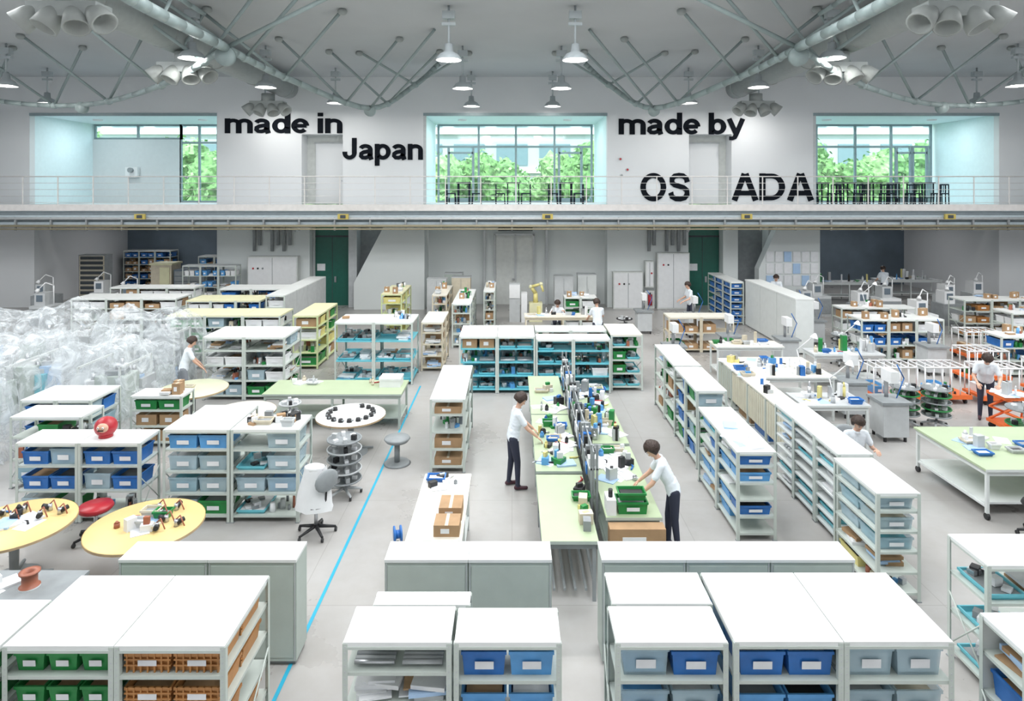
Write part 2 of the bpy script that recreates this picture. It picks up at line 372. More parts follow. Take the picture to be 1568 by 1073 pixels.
# ---- outside
one('ground_outside',(-70,70,34.2,110,-.3,-.1,'grass'))
b=MB()
b.box(-60,60,66,75,0,20,'concrete')
for z in(3.5,7.5,11.5,15.5):
    for i in range(-13,14):
        b.box(i*4.4-1.6,i*4.4+1.6,65.9,66,z,z+2.2,'winddark')
    b.box(-60,60,65.6,66,z-.8,z-.4,'white')
b.done('neighbour_building')
random.seed(5)
def tree(x,y,h,mt,seed):
    rnd=random.Random(seed);b=MB();b.cyl((x,y,-.1),(x,y,h*.6),.2,.12,mt='trunk')
    b.cyl((x,y,h*.4),(x+h*.15,y,h*.65),.1,.05,mt='trunk');b.cyl((x,y,h*.4),(x-h*.15,y,h*.62),.1,.05,mt='trunk')
    for k in range(15):
        a=rnd.uniform(0,6.28);rr=rnd.uniform(0,h*.27);zz=rnd.uniform(h*.32,h*.85)
        c=Vector((x+rr*math.cos(a),y+rr*math.sin(a)*.7,zz));r=rnd.uniform(h*.11,h*.18)
        vs=[];fs=[];n=14;mm=9
        for j in range(mm+1):
            ph=math.pi*j/mm
            for i in range(n):
                t=2*math.pi*i/n;q=Vector((math.sin(ph)*math.cos(t),math.sin(ph)*math.sin(t),math.cos(ph)))
                vs.append(c+q*r*(1+.45*noise.noise(q*2.7+c)))
        for j in range(mm):
            for i in range(n):fs.append((j*n+i,(j+1)*n+i,(j+1)*n+(i+1)%n,j*n+(i+1)%n))
        b.add(vs,fs,mt)
        for q in range(90):
            d=Vector((rnd.gauss(0,1),rnd.gauss(0,1),rnd.gauss(0,1))).normalized();p=c+d*r*rnd.uniform(.95,1.35)
            u=Vector((rnd.gauss(0,1),rnd.gauss(0,1),rnd.gauss(0,1))).normalized()*.17;v=d.cross(u).normalized()*.12
            b.add([p-u,p+v,p+u,p-v],[(0,1,2,3)],'leaf2' if q%2 else 'leaf')
    b.done('tree')
for i in range(20):tree(-38+i*4.0+random.uniform(-1,1),44+random.uniform(-3,5),8.2+random.uniform(-1,1.2),'leaf' if i%2 else 'leaf2',i)
# ---- roof trusses
def smooth(pts,n=6):
    P=[Vector(p) for p in pts];P=[P[0]*2-P[1]]+P+[P[-1]*2-P[-2]];o=[]
    for i in range(1,len(P)-2):
        for k in range(n):
            t=k/n;o.append(.5*((2*P[i])+(-P[i-1]+P[i+1])*t+(2*P[i-1]-5*P[i]+4*P[i+1]-P[i+2])*t*t+(-P[i-1]+3*P[i]-3*P[i+1]+P[i+2])*t**3))
    o.append(P[-2]);return o
for sx in(-1,1):
    b=MB()
    f=lambda p:(p[0]*sx,p[1],p[2])
    N=(7.15,16,8.55)
    trunk=smooth([f(p) for p in((5.6,8.5,7.9),(6.3,11,8.15),N)],5)
    b.path(trunk,.12,12,'truss')
    up=[(p[0]+sx*.55,p[1],p[2]+.85) for p in trunk];b.path(up,.06,8,'truss')
    for k in range(0,len(trunk)-2,3):
        b.cyl(trunk[k],up[k+2],.035,mt='truss')
    br1=smooth([f(p) for p in(N,(6.6,18.6,8.27),(5.1,23,7.93),(3.6,23.8,8.9),(2.7,23.8,9.7))],6)
    b.path(br1,.095,12,'truss')
    br2=smooth([f(p) for p in(N,(10.1,18.4,8.0),(15.1,22.5,7.98),(18.8,23,8.25),(23,23.3,9.4))],6)
    b.path(br2,.085,12,'truss')
    for br in(br1,br2):
        for k in range(2,len(br)-6,4):
            p=br[k]
            b.ell(p,(.14,.14,.12),'truss')
            for dx,dy in((-2.1,-1.6),(1.7,-1.6)):
                e=Vector((p[0]+dx*sx,min(p[1]+dy,26.8),9.78));b.cyl(p,e,.045,mt='truss');b.ell(e-Vector((0,0,.05)),(.13,.13,.1),'duct')
    b.cyl(f((7.15,16,8.55)),f((4.0,15.2,9.75)),.06,mt='truss');b.cyl(f((7.15,16,8.55)),f((9.8,15.0,9.75)),.06,mt='truss')
    b.cyl(f((5.1,23,7.93)),f((2.3,19.0,9.75)),.045,mt='truss')
    b.lathe(Vector(f(N))+Vector((0,-.1,-.22)),[(.0,0),(.24,0),(.24,.16),(0,.16)],16,'truss',axis=(0,1,0))
    for q in((5.1,23,7.93),(15.1,22.5,7.98)):b.lathe(Vector(f(q))+Vector((0,-.1,-.1)),[(.0,0),(.2,0),(.2,.16),(0,.16)],16,'truss',axis=(0,1,0))
    b.done('roof_truss')
for sx in(-1,1):
    b=MB()
    b.path([(sx*9.3,6,9.2),(sx*9.3,26.6,9.2)],.42,20,'duct')
    for y in range(8,27,3):b.lathe((sx*9.3,y,9.2),[(.42,0),(.44,0),(.44,.04),(.42,.04)],20,'nozzle',axis=(0,1,0))
    b.done('ventilation_duct')
    for yy,xx in((12,8.3),(17.6,9.0),(25.2,9.6)):
        b=MB();c=Vector((sx*xx,yy,8.35));b.cyl(c+Vector((0,0,.05)),c+Vector((0,0,.42)),.25,n=16,mt='duct')
        b.box(c.x-.65,c.x+.65,yy-.25,yy+.25,c.z-.15,c.z+.12,'duct')
        for k,dx in enumerate((-.72,-.25,.25,.72)):
            ax=Vector((dx*1.1,-.35,-.75)).normalized();o=c+Vector((dx*.75,-.1,-.05))
            b.lathe(o,[(.0,-.05),(.16,-.05),(.21,.12),(.24,.38),(.2,.38),(.15,.15),(0,.12)],16,'nozzle',axis=ax)
        b.done('air_nozzle_cluster')
# ---- pendant lamps
def lamp(x,y,z,p=110):
    if y>25:p=48
    e=bpy.data.objects.new('pendant_lamp',None);COL.objects.link(e);e.location=(x,y,z)
    b=MB()
    b.cyl((x,y,z+.38),(x,y,9.8),.03,mt='lampshade');b.lathe((x,y,z),[(.34,.0),(.33,.04),(.24,.16),(.12,.22),(.1,.42),(.0,.44)],20,'lampshade')
    b.lathe((x,y,z),[(.335,.0),(.22,.14),(.05,.2)],20,'white')
    b.box(x-.16,x+.16,y-.1,y+.1,9.45,9.65,'lampshade');b.box(x-.18,x+.18,y-.05,y+.05,z+.9,z+.98,'lampshade')
    b.done('shade',e)
    b=MB();b.lathe((x,y,z),[(0,.05),(.24,.05),(.28,.07),(.0,.12)],16,'bulb');b.done('bulb',e)
    l=bpy.data.lights.new('lamp_light','AREA');l.shape='DISK';l.size=.5;l.energy=p;l.color=(1,.98,.95)
    o=bpy.data.objects.new('light',l);COL.objects.link(o);o.parent=e;o.location=(0,0,.01)
for y in(16.7,21.4,26):
    for x in(-1.65,1.65):lamp(x,y,8.38)
for x,y in((8.3,16.6),(16.6,21),(9.95,25.8),(18.3,25.2),(6.95,25.2),(14.5,16.6),(8.2,21.3)):
    for sx in(-1,1):lamp(sx*x,y,8.4)
# ---------------------------------------------------------------- furniture generators
def item(b,kind,x0,x1,y0,y1,z,H,rnd):
    w=x1-x0;dd=y1-y0
    if kind in('green','blue','lightblue','yellow','white'):
        h=min(H*.78,.2);b.bin(x0,x1,y0,y1,z,h,kind,rnd.choice(['paper','black','grey','carton','white','lgrey']))
    elif kind=='clear':
        h=min(H*.85,.24);b.bin(x0,x1,y0,y1,z,h,'clear',rnd.choice(['white','lightblue','lgrey','cyan','paper','tan']))
    elif kind=='orange':
        h=min(H*.75,.18)
        b.bin(x0,x1,y0,y1,z,h,'orange','carton',False)
        n=7
        for i in range(n):
            xx=x0+.02+(w-.04)*i/(n-1);b.box(xx-.006,xx+.006,y0-.008,y0+.01,z,z+h,'orange')
        for zz in(.35,.65):b.box(x0,x1,y0-.01,y0+.01,z+h*zz,z+h*zz+.012,'orange')
        b.box(x0+w*.3,x0+w*.7,y0-.014,y0-.01,z+h*.38,z+h*.68,'paper')
    elif kind=='papers':
        for k in range(rnd.randint(2,5)):
            a=rnd.uniform(.2,.32);cx=rnd.uniform(x0+.12,x1-.12) if w>.3 else (x0+x1)/2;cy=(y0+y1)/2+rnd.uniform(-.05,.05)
            aw=min(a,w*.9);ah=min(.3,dd*.8)
            hh=rnd.uniform(.01,.05);b.box(cx-aw/2,cx+aw/2,cy-ah/2,cy+ah/2,z+.05*k*.4,z+.05*k*.4+hh,rnd.choice(['paper','paperblue','white','lgrey','paper','carton']),rnd.uniform(-.2,.2))
    elif kind=='carton':
        h=min(H*.85,rnd.uniform(.12,.3));b.box(x0+.02,x1-.02,y0+.02,y1-.03,z,z+h,'carton');b.box((x0+x1)/2-.02,(x0+x1)/2+.02,y0+.018,y1-.03,z+h,z+h+.002,'tan');b.box(x0+w*.3,x0+w*.6,y0+.016,y0+.02,z+h*.3,z+h*.7,'paper')
    elif kind=='parts':
        for k in range(rnd.randint(7,13)):
            cx=rnd.uniform(x0+.04,x1-.04);cy=rnd.uniform(y0+.04,y1-.04);r=rnd.uniform(.02,.055);h=rnd.uniform(.03,min(.18,H*.8))
            mt=rnd.choice(['grey','black','metal','white','lgrey','lightblue','tan','copper','green','black','paper'])
            if rnd.random()<.5:b.cyl((cx,cy,z),(cx,cy,z+h),r,r*rnd.uniform(.6,1),8,mt)
            else:b.box(cx-r,cx+r,cy-r*.8,cy+r*.8,z,z+h,mt,rnd.uniform(0,1.5))
    elif kind=='tray':
        b.bin(x0+.01,x1-.01,y0,y1,z,.06,'cyan',rnd.choice([None,'grey','paper']),False)
        if rnd.random()<.7:
            for k in range(6):
                cx=rnd.uniform(x0+.06,x1-.06);cy=rnd.uniform(y0+.06,y1-.06);b.box(cx-.05,cx+.05,cy-.04,cy+.04,z+.05,z+.05+rnd.uniform(.02,.09),rnd.choice(['white','grey','paper','black','metal']),rnd.random())
    elif kind=='rods':
        for k in range(6):
            yy=y0+.03+(dd-.06)*k/6;b.cyl((x0+.02,yy,z+.03),(x1-.02,yy,z+.03),.018,mt=rnd.choice(['grey','metal','lgrey']))
MIX=['blue','clear','papers','parts','green','carton','papers','parts','clear']
def shelf(x0,x1,y0,y1,h,axis='x',bays=1,levels=4,frame='steel',top='top',kinds=MIX,seed=0,shelfmat=None,back=None,side=None,name='steel_shelf',n_across=None,toe=.08,item_len=.42,top_t=.035,ontop=None):
    rnd=random.Random(seed*7+3);b=MB();p=.02
    sm=shelfmat or frame
    Ln=(x1-x0) if axis=='x' else (y1-y0);bl=Ln/bays
    for i in range(bays+1):
        t=i*bl
        ts=[t] if i in(0,bays) else [t-.022,t+.022]
        for tt in ts:
            for e in(0,1):
                if axis=='x':cx=min(max(x0+tt,x0+p),x1-p);cy=(y0+p) if e==0 else (y1-p)
                else:cy=min(max(y0+tt,y0+p),y1-p);cx=(x0+p) if e==0 else (x1-p)
                sxn=1 if cx<(x0+x1)/2 else -1;syn=1 if cy<(y0+y1)/2 else -1
                b.box(cx-p,cx+p,cy-syn*p-.002 if syn>0 else cy+p-.002,cy-syn*p+.003 if syn>0 else cy+p+.003,0,h-.01,frame)
                b.box(cx-sxn*p-.002,cx-sxn*p+.003,cy-p,cy+p,0,h-.01,frame)
                b.box(cx-.03,cx+.03,cy-.03,cy+.03,0,.012,'grey')
                if y0<7 and e==0:
                    for q in range(int(h/.05)):
                        b.box(cx-.005,cx+.005,cy-p-.0035,cy-p-.002,.03+q*.05,.042+q*.05,'lgrey')
    for i in range(bays):
        if axis=='x':a0,a1,c0,c1=x0+i*bl+.005,x0+(i+1)*bl-.005,y0,y1
        else:a0,a1,c0,c1=x0,x1,y0+i*bl+.005,y0+(i+1)*bl-.005
        b.box(a0,a1,c0,c1,h-top_t,h,top)
        b.box(a0+.004,a1-.004,c0-.003,c1,h-top_t-.022,h-top_t,frame)
        sp=(h-toe)/levels
        bk=kinds[i] if isinstance(kinds[0],(list,tuple)) and i<len(kinds) else (kinds[-1] if isinstance(kinds[0],(list,tuple)) else kinds)
        for k in range(levels):
            z=toe+k*sp
            b.box(a0+.01,a1-.01,c0+.006,c1-.006,z,z+.028,sm)
            H=sp-.07
            lenx=a1-a0-.08;leny=c1-c0-.08
            na=n_across[i] if isinstance(n_across,(list,tuple)) else n_across
            nx=na if (na and axis=='x') else max(1,round(lenx/item_len));ny=max(1,round(leny/(.45)))
            kd=rnd.choice(bk)
            for ix in range(nx):
                for iy in range(ny):
                    if rnd.random()<.05:continue
                    kk=kd if rnd.random()<.5 else rnd.choice(bk)
                    u0=a0+.04+lenx*ix/nx+.012;u1=a0+.04+lenx*(ix+1)/nx-.012
                    v0=c0+.04+leny*iy/ny+.01;v1=c0+.04+leny*(iy+1)/ny-.02
                    item(b,kk,u0,u1,v0,v1,z+.028,H,rnd)
        if back:
            if axis=='x':b.box(a0,a1,c1-.01,c1-.002,toe,h-.03,back)
            else:
                xx=x1 if side=='r' else x0
                b.box(xx-.01,xx+.006,c0,c1,toe,h-.03,back)
    if axis=='x':
        for xx in(x0,x1):
            b.cyl((xx,y0+.03,.15),(xx,y1-.03,h*.55),.008,mt=frame,n=5);b.cyl((xx,y1-.03,.15),(xx,y0+.03,h*.55),.008,mt=frame,n=5)
    if ontop:
        for k in range(ontop):
            cx=rnd.uniform(x0+.12,x1-.12);cy=rnd.uniform(y0+.1,y1-.1);item(b,rnd.choice(['papers','parts','carton']),cx-.1,cx+.1,cy-.09,cy+.09,h,.25,rnd)
    return b.done(name)
def cabinet(x0,x1,y0,y1,h,n):
    b=MB();w=(x1-x0)/n
    for i in range(n):
        a=x0+i*w+.004;c=x0+(i+1)*w-.004
        b.box(a,c,y0,y1,.05,h-.03,'cabinet');b.box(a+.02,c-.02,y0+.03,y1-.02,0,.05,'grey');b.box(a-.002,c+.002,y0-.012,y1+.004,h-.03,h,'top')
        b.box(a+.03,c-.03,y0-.006,y0,.09,h-.07,'cabinet')
        b.box(a+.012,a+.02,y0-.008,y0,.06,h-.04,'lgrey');b.box(c-.02,c-.012,y0-.008,y0,.06,h-.04,'lgrey')
    return b.done('storage_cabinet')
def table(x0,x1,y0,y1,h,top='benchgreen',leg='steelwhite',name='workbench',lower=True,casters=False,edge=None,n=2):
    b=MB();b.box(x0,x1,y0,y1,h-.035,h,top);b.box(x0-.004,x1+.004,y0-.004,y0+.001,h-.04,h-.003,edge or leg)
    z0=.0
    if casters:z0=.1
    L_=y1-y0>x1-x0
    for i in range(n):
        t=i/(n-1)
        for e in(0,1):
            if L_:cy=y0+.05+(y1-y0-.1)*t;cx=x0+.05 if e==0 else x1-.05
            else:cx=x0+.05+(x1-x0-.1)*t;cy=y0+.05 if e==0 else y1-.05
            b.box(cx-.022,cx+.022,cy-.022,cy+.022,z0,h-.035,leg)
            if casters:
                b.cyl((cx-.02,cy,.05),(cx+.02,cy,.05),.05,mt='black',n=12);b.box(cx-.015,cx+.015,cy-.015,cy+.015,.05,.12,'metal')
    for yy in(y0+.03,y1-.07):b.box(x0+.03,x1-.03,yy,yy+.03,h-.11,h-.035,leg)
    for xx in(x0+.03,x1-.06):b.box(xx,xx+.03,y0+.05,y1-.05,h-.11,h-.035,leg);b.box(xx,xx+.03,y0+.05,y1-.05,.18,.21,leg)
    if lower:b.box(x0+.06,x1-.06,y0+.12,y1-.06,.2,.23,leg)
    return b.done(name)
def rtable(x,y,r,h=.72,top='tableyel',name='round_table'):
    b=MB();b.lathe((x,y,0),[(0,h),(r-.01,h),(r,h-.008),(r,h-.03),(r-.01,h-.035),(0,h-.035)],48,top)
    b.lathe((x,y,0),[(r+.003,h-.004),(r+.003,h-.034)],48,'wood')
    b.lathe((x,y,0),[(.3,h-.036),(.28,h-.07),(.06,h-.09),(.05,.12),(.1,.06),(.3,.04),(.32,0)],20,'grey')
    for k in range(4):
        a=k*math.pi/2+.4;b.path([(x,y,.08),(x+.42*math.cos(a),y+.42*math.sin(a),.03)],[.035,.022],8,'grey')
    return b.done(name)
def clutter(x0,x1,y0,y1,z,n,seed,name='tools_and_parts',tall=.2,pal=None,paper=.35):
    rnd=random.Random(seed);b=MB()
    pal=pal or ['white','grey','black','lgrey','blue','green','paper','white','metal','lightblue','yellow','tan','black','lgrey']
    for i in range(n):
        cx=rnd.uniform(x0+.08,x1-.08);cy=rnd.uniform(y0+.08,y1-.08);q=rnd.random()
        if q<paper:
            b.box(cx-.105,cx+.105,cy-.148,cy+.148,z,z+rnd.uniform(.002,.03),rnd.choice(['paper','white','paperblue','paper']),rnd.uniform(-1.5,1.5))
        elif q<paper+.15:
            w=rnd.uniform(.08,.14);b.bin(cx-w,cx+w,cy-w*.7,cy+w*.7,z,rnd.uniform(.05,.11),rnd.choice(['blue','green','white','lgrey','tan','lgrey']),rnd.choice(['black','grey','paper']),False)
        elif q<paper+.3:
            r=rnd.uniform(.02,.05);h=rnd.uniform(.05,tall);mt=rnd.choice(pal);b.cyl((cx,cy,z),(cx,cy,z+h*.7),r,r,10,mt);b.cyl((cx,cy,z+h*.7),(cx,cy,z+h),r*.9,r*.3,10,mt)
        elif q<paper+.42:
            a=rnd.uniform(0,3.14);l=rnd.uniform(.08,.16);b.path([(cx,cy,z+.015),(cx+l*math.cos(a),cy+l*math.sin(a),z+.015),(cx+l*1.6*math.cos(a+.3),cy+l*1.6*math.sin(a+.3),z+.012)],[.014,.014,.006],6,rnd.choice(['black','red','blue','metal','yellow']))
        else:
            w=rnd.uniform(.025,.09);b.box(cx-w,cx+w,cy-w*.7,cy+w*.7,z,z+rnd.uniform(.03,tall),rnd.choice(pal),rnd.uniform(0,1.5))
            if w>.07:b.box(cx-w*.5,cx+w*.5,cy-w*.3,cy+w*.3,z+.03,z+tall*.9,rnd.choice(pal),rnd.uniform(0,1.5))
    return b.done(name)
def star(b,x,y,r,n=5,mt='black'):
    for k in range(n):
        a=k*2*math.pi/n+.3;p=(x+r*math.cos(a),y+r*math.sin(a),.07);b.path([(x,y,.12),p],[.03,.018],6,mt)
        b.cyl((p[0]-.015,p[1],.03),(p[0]+.015,p[1],.03),.03,mt='black',n=10);b.cyl(p,(p[0],p[1],.03),.012,mt=mt,n=6)
def office_chair(x,y,ang,seat='grey',back=True,h=.46,name='office_chair'):
    b=MB();star(b,x,y,.28);b.cyl((x,y,.1),(x,y,h-.04),.028,mt='metal')
    b.lathe((x,y,0),[(0,h-.04),(.2,h-.04),(.23,h),(.21,h+.04),(0,h+.05)],20,seat)
    if back:
        c,s_=math.cos(ang),math.sin(ang);bx,by=x-.22*c,y-.22*s_
        b.path([(x-.1*c,y-.1*s_,h-.03),(bx,by,h+.02),(bx-.03*c,by-.03*s_,h+.3)],.016,6,'black')
        R=Matrix.Rotation(ang,3,'Z');b.ell((bx-.03*c,by-.03*s_,h+.38),(.045,.2,.16),'grey',14,8,R)
    return b.done(name)
def disc_cart(x,y,h,n,r,mt='green',name='reel_rack'):
    b=MB();star(b,x,y,r*1.0,5,'lgrey');b.cyl((x,y,.08),(x,y,h),.025,mt='metal')
    for k in range(n):
        z=.25+(h-.3)*k/(n-1)
        b.lathe((x,y,z),[(0,0),(r,0),(r+.012,.01),(r+.012,.03),(r-.01,.03),(r-.01,.012),(0,.012)],28,mt if k%2 else 'grey')
        for q in range(6):
            a=q*1.05+k;rr=r*.62;b.box(x+rr*math.cos(a)-.04,x+rr*math.cos(a)+.04,y+rr*math.sin(a)-.03,y+rr*math.sin(a)+.03,z+.012,z+.05+.02*(q%3),['white','lgrey','black','paper'][q%4],a)
    return b.done(name)
def cart(x0,x1,y0,y1,h,base='orangered',posts=6,name='trolley',load=True,seed=0):
    b=MB();b.box(x0,x1,y0,y1,.14,.2,base);b.box(x0-.01,x1+.01,y0-.02,y0,.12,.22,base)
    for xx in(x0+.1,x1-.1):
        for yy in(y0+.08,y1-.08):b.cyl((xx-.02,yy,.06),(xx+.02,yy,.06),.06,mt='black',n=12);b.box(xx-.02,xx+.02,yy-.02,yy+.02,.06,.14,'grey')
    for i in range(posts):
        xx=x0+.04+(x1-x0-.08)*i/(posts-1)
        for yy in(y0+.03,y1-.03):b.path([(xx,yy,.2),(xx,yy,h)],.016,6,'white')
        b.cyl((xx,y0+.03,h),(xx,y1-.03,h),.016,mt='white',n=6)
    for yy in(y0+.03,y1-.03):
        b.cyl((x0+.04,yy,h),(x1-.04,yy,h),.022,mt='white',n=6)
    if load:
        rnd=random.Random(seed)
        for i in range(3):
            a=x0+.1+(x1-x0-.2)*i/3;item(b,rnd.choice(['white','parts','carton','lightblue']),a,a+(x1-x0-.2)/3-.05,y0+.1,y1-.1,.2,.4,rnd)
    return b.done(name)
def dchair(x,y,z,ang):
    b=MB();R=Matrix.Rotation(ang,3,'Z');T=lambda p:Vector((x,y,z))+R@Vector(p)
    for sx in(-1,1):
        b.cyl(T((sx*.2,.19,0)),T((sx*.18,.17,.45)),.025,mt='chairdark',n=6);b.cyl(T((sx*.2,-.2,0)),T((sx*.18,-.2,.86)),.025,mt='chairdark',n=6)
    for k in range(4):
        xx=-.18+.12*k;b.cyl(T((xx,-.2,.5)),T((xx,-.2,.82)),.015,mt='chairdark',n=5)
    b.cyl(T((-.19,-.2,.84)),T((.19,-.2,.84)),.03,mt='chairdark',n=6)
    v=[T(p) for p in((-.2,-.2,.43),(.2,-.2,.43),(.2,.2,.43),(-.2,.2,.43),(-.2,-.2,.48),(.2,-.2,.48),(.2,.2,.48),(-.2,.2,.48))]
    b.add(v,[(0,3,2,1),(4,5,6,7),(0,1,5,4),(1,2,6,5),(2,3,7,6),(3,0,4,7)],'chairdark')
    return b.done('dining_chair')
def dtable(x,y,z,w=.8,h=.95):
    b=MB();b.box(x-w/2,x+w/2,y-.35,y+.35,z+h-.06,z+h,'chairdark')
    for sx in(-1,1):
        for sy in(-1,1):b.box(x+sx*(w/2-.06)-.025,x+sx*(w/2-.06)+.025,y+sy*.29-.02,y+sy*.29+.02,z,z+h-.04,'chairdark')
        b.box(x+sx*(w/2-.06)-.015,x+sx*(w/2-.06)+.015,y-.3,y+.3,z+.25,z+.28,'chairdark')
    return b.done('dining_table')
for x in(-2.1,.05,2.35):
    dtable(x,27.95,DZ,.6);dchair(x-.55,27.95,DZ,-1.57);dchair(x+.55,27.95,DZ,1.57)
for i in range(5):
    x=13.6+i*1.15;dtable(x,28.3,DZ,.6);dchair(x-.0,29.0,DZ,3.14);dchair(x+.57,28.2,DZ,1.57);dchair(x+.3,27.6,DZ,.1)
# ---------------------------------------------------------------- front shelves
G=['green'];O=['orange'];C=['clear'];B=['blue'];P=['papers','papers','parts']
shelf(-4.0,-2.25,5.02,5.94,1.42,'x',2,5,kinds=[G,O],seed=1,n_across=(3,2))
shelf(-5.78,-4.04,4.95,5.62,1.40,'x',2,5,kinds=[G,G],seed=2,n_across=3)
cabinet(-4.13,-2.26,6.72,7.06,1.12,2)
shelf(-1.34,-.48,5.06,5.5,1.42,'x',1,5,kinds=[['papers','papers','parts','rods']],seed=3,n_across=2)
shelf(-.46,.39,5.06,5.48,1.42,'x',1,4,kinds=[['lightblue','blue','lightblue']],seed=4,n_across=2)
shelf(-1.2,-.36,5.52,5.70,1.42,'x',1,4,kinds=[P],seed=5)
cabinet(-1.34,.42,6.72,7.06,1.12,2)
shelf(.82,1.71,5.06,5.50,1.42,'x',1,4,kinds=[['clear','clear','blue']],seed=6,n_across=2)
shelf(.86,1.73,5.52,5.97,1.43,'x',1,4,kinds=[C],seed=7,n_across=2)
shelf(1.75,3.48,5.04,5.95,1.44,'x',2,4,kinds=[['lightblue','blue','lightblue'],C],seed=8,n_across=2)
cabinet(.94,3.6,6.72,7.06,1.12,3)
shelf(4.68,6.5,6.3,6.88,1.3,'x',2,3,kinds=[['papers','tray'],['tray','papers']],seed=9)
shelf(3.98,5.8,4.95,5.45,1.40,'x',2,4,kinds=[['blue','papers']],seed=10,back='steelwhite')
# ---------------------------------------------------------------- left mid
shelf(-7.45,-5.58,9.6,10.15,1.2,'x',2,3,kinds=[['blue','blue','green','clear'],['clear','parts','blue']],seed=11,n_across=2)
shelf(-5.24,-4.24,9.6,10.25,1.4,'x',1,4,kinds=[['clear','clear','green','lightblue']],seed=12,n_across=2)
shelf(-4.22,-3.2,9.6,10.25,1.4,'x',1,4,kinds=[['papers','parts','green','tray','clear','parts']],seed=121,n_across=2)
clutter(-4.15,-3.25,9.65,10.2,1.4,20,3,pal=['tan','black','grey','white','carton'],paper=.1,tall=.12)
shelf(-5.55,-4.6,10.6,11.6,1.1,'y',1,3,kinds=MIX,seed=13)
shelf(-8.4,-7.2,10.7,11.3,1.2,'x',1,3,kinds=['blue','parts','clear','green'],seed=14)
shelf(-9.0,-7.7,11.7,12.6,1.15,'x',2,3,kinds=['blue','clear','papers'],seed=15)
shelf(-7.4,-6.4,12.4,12.9,1.0,'x',1,3,kinds=['green','carton'],seed=16,ontop=3)
shelf(-7.35,-5.4,15.2,16.4,1.5,'x',2,4,kinds=['clear','white','papers','parts','green','parts'],seed=17,n_across=2)
shelf(-9.6,-6.45,17.8,18.9,1.5,'x',3,4,top='topyel',kinds=['clear','parts','green','white'],seed=18)
shelf(-10.3,-7.95,20.2,21.3,1.5,'x',3,4,top='topyel',kinds=['blue','parts','white'],seed=19)
shelf(-10.2,-8.0,22.3,23.3,1.55,'x',2,4,kinds=['blue','parts','white'],seed=20)
shelf(-14.2,-10.8,20.6,21.6,1.5,'x',3,4,kinds=['white','parts','carton'],seed=21)
shelf(-14.2,-11.2,22.6,23.3,1.55,'x',3,4,kinds=['white','parts','carton'],seed=22)
shelf(-7.7,-7.1,20.0,24.4,1.7,'y',4,4,kinds=['white','carton','blue'],seed=23,back='lgrey',side='r')
shelf(-6.1,-5.4,17.8,19.8,1.5,'y',2,4,top='topyel',frame='lime',kinds=['yellow','parts','carton','white','green'],seed=24)
shelf(-4.55,-2.55,16.4,17.5,1.6,'x',2,3,kinds=['tray','tray','papers'],shelfmat='cyan',seed=25,ontop=5)
shelf(-2.5,-1.9,17.6,19.2,1.35,'y',2,4,top='topwarm',frame='tan',kinds=['papers','carton','parts'],seed=26)
shelf(-4.4,-3.7,21.5,23.5,1.5,'y',2,4,frame='lime',top='topyel',kinds=['yellow','parts'],seed=27,ontop=5)
shelf(-2.7,-2.2,21.6,23.8,1.45,'y',2,4,top='topwarm',frame='tan',kinds=['carton','parts'],seed=28,ontop=5)
shelf(-1.9,-1.3,20.2,23.2,1.4,'y',3,4,kinds=['papers','parts','blue','carton'],seed=29,ontop=6)
shelf(-1.0,-.6,22.4,24.6,1.45,'y',2,4,kinds=['papers','parts','grey','carton'],seed=30,ontop=5)
shelf(-1.3,.57,15.7,17.0,1.4,'x',2,4,kinds=['tray','tray','carton','rods','parts'],shelfmat='cyan',seed=31)
shelf(.59,2.42,15.7,16.3,1.33,'x',2,4,kinds=['tray','white','tray','parts'],shelfmat='cyan',seed=32)
shelf(.59,2.42,16.4,17.0,1.4,'x',2,4,kinds=['tray','white','parts'],shelfmat='cyan',seed=33)
shelf(2.46,3.25,15.9,17.2,1.4,'x',1,4,kinds=['green','parts','tray'],top='topwarm',seed=34,shelfmat='steel')
shelf(-1.45,-.83,11.3,13.5,1.3,'y',2,4,kinds=['papers','clear','parts','papers','carton'],seed=36)
shelf(3.3,3.85,11.45,13.0,1.4,'y',2,4,kinds=['blue','papers','parts','green','clear','carton'],seed=36)
shelf(3.32,3.87,13.1,14.9,1.4,'y',2,4,kinds=['papers','carton','parts','green'],seed=37)
shelf(3.2,3.76,9.1,11.0,1.27,'y',2,5,kinds=['blue','papers','lightblue','papers','tray'],seed=38)
clutter(3.22,3.74,9.2,10.2,1.27,10,7,paper=1,name='paper_sheets')
shelf(4.56,5.05,8.95,11.1,1.3,'y',3,7,kinds=['papers','papers','tray','rods'],seed=39,shelfmat='steelwhite')
shelf(4.42,4.95,7.75,8.8,1.32,'y',1,5,kinds=['yellow','papers','parts','clear'],seed=40)
shelf(8.05,8.55,23.6,26.3,1.6,'y',3,6,kinds=['blue'],seed=41)
shelf(4.8,6.8,19.6,20.3,1.1,'x',2,2,kinds=['green','carton','carton','parts'],frame='tan',top='topwarm',seed=42)
shelf(1.85,3.0,22.6,23.2,1.2,'x',2,3,kinds=['green','white','parts'],seed=43,ontop=4)
shelf(10.1,12.5,18.5,19.3,1.25,'x',3,3,kinds=['blue','carton','white','parts'],seed=44,ontop=6)
shelf(10.6,13.0,20.6,21.2,1.2,'x',3,3,kinds=['carton','white','parts'],seed=45,ontop=6)
shelf(15.2,18.0,21.5,22.3,1.3,'x',3,3,kinds=['orange','white','parts','carton'],seed=46,ontop=6)
shelf(15.0,18.5,19.2,20.0,1.3,'x',4,3,kinds=['parts','white','papers','carton'],seed=47,ontop=8)
shelf(13.0,14.6,17.0,17.7,1.1,'x',2,3,kinds=['parts','white','orange','blue'],seed=48,ontop=4)
b=MB()
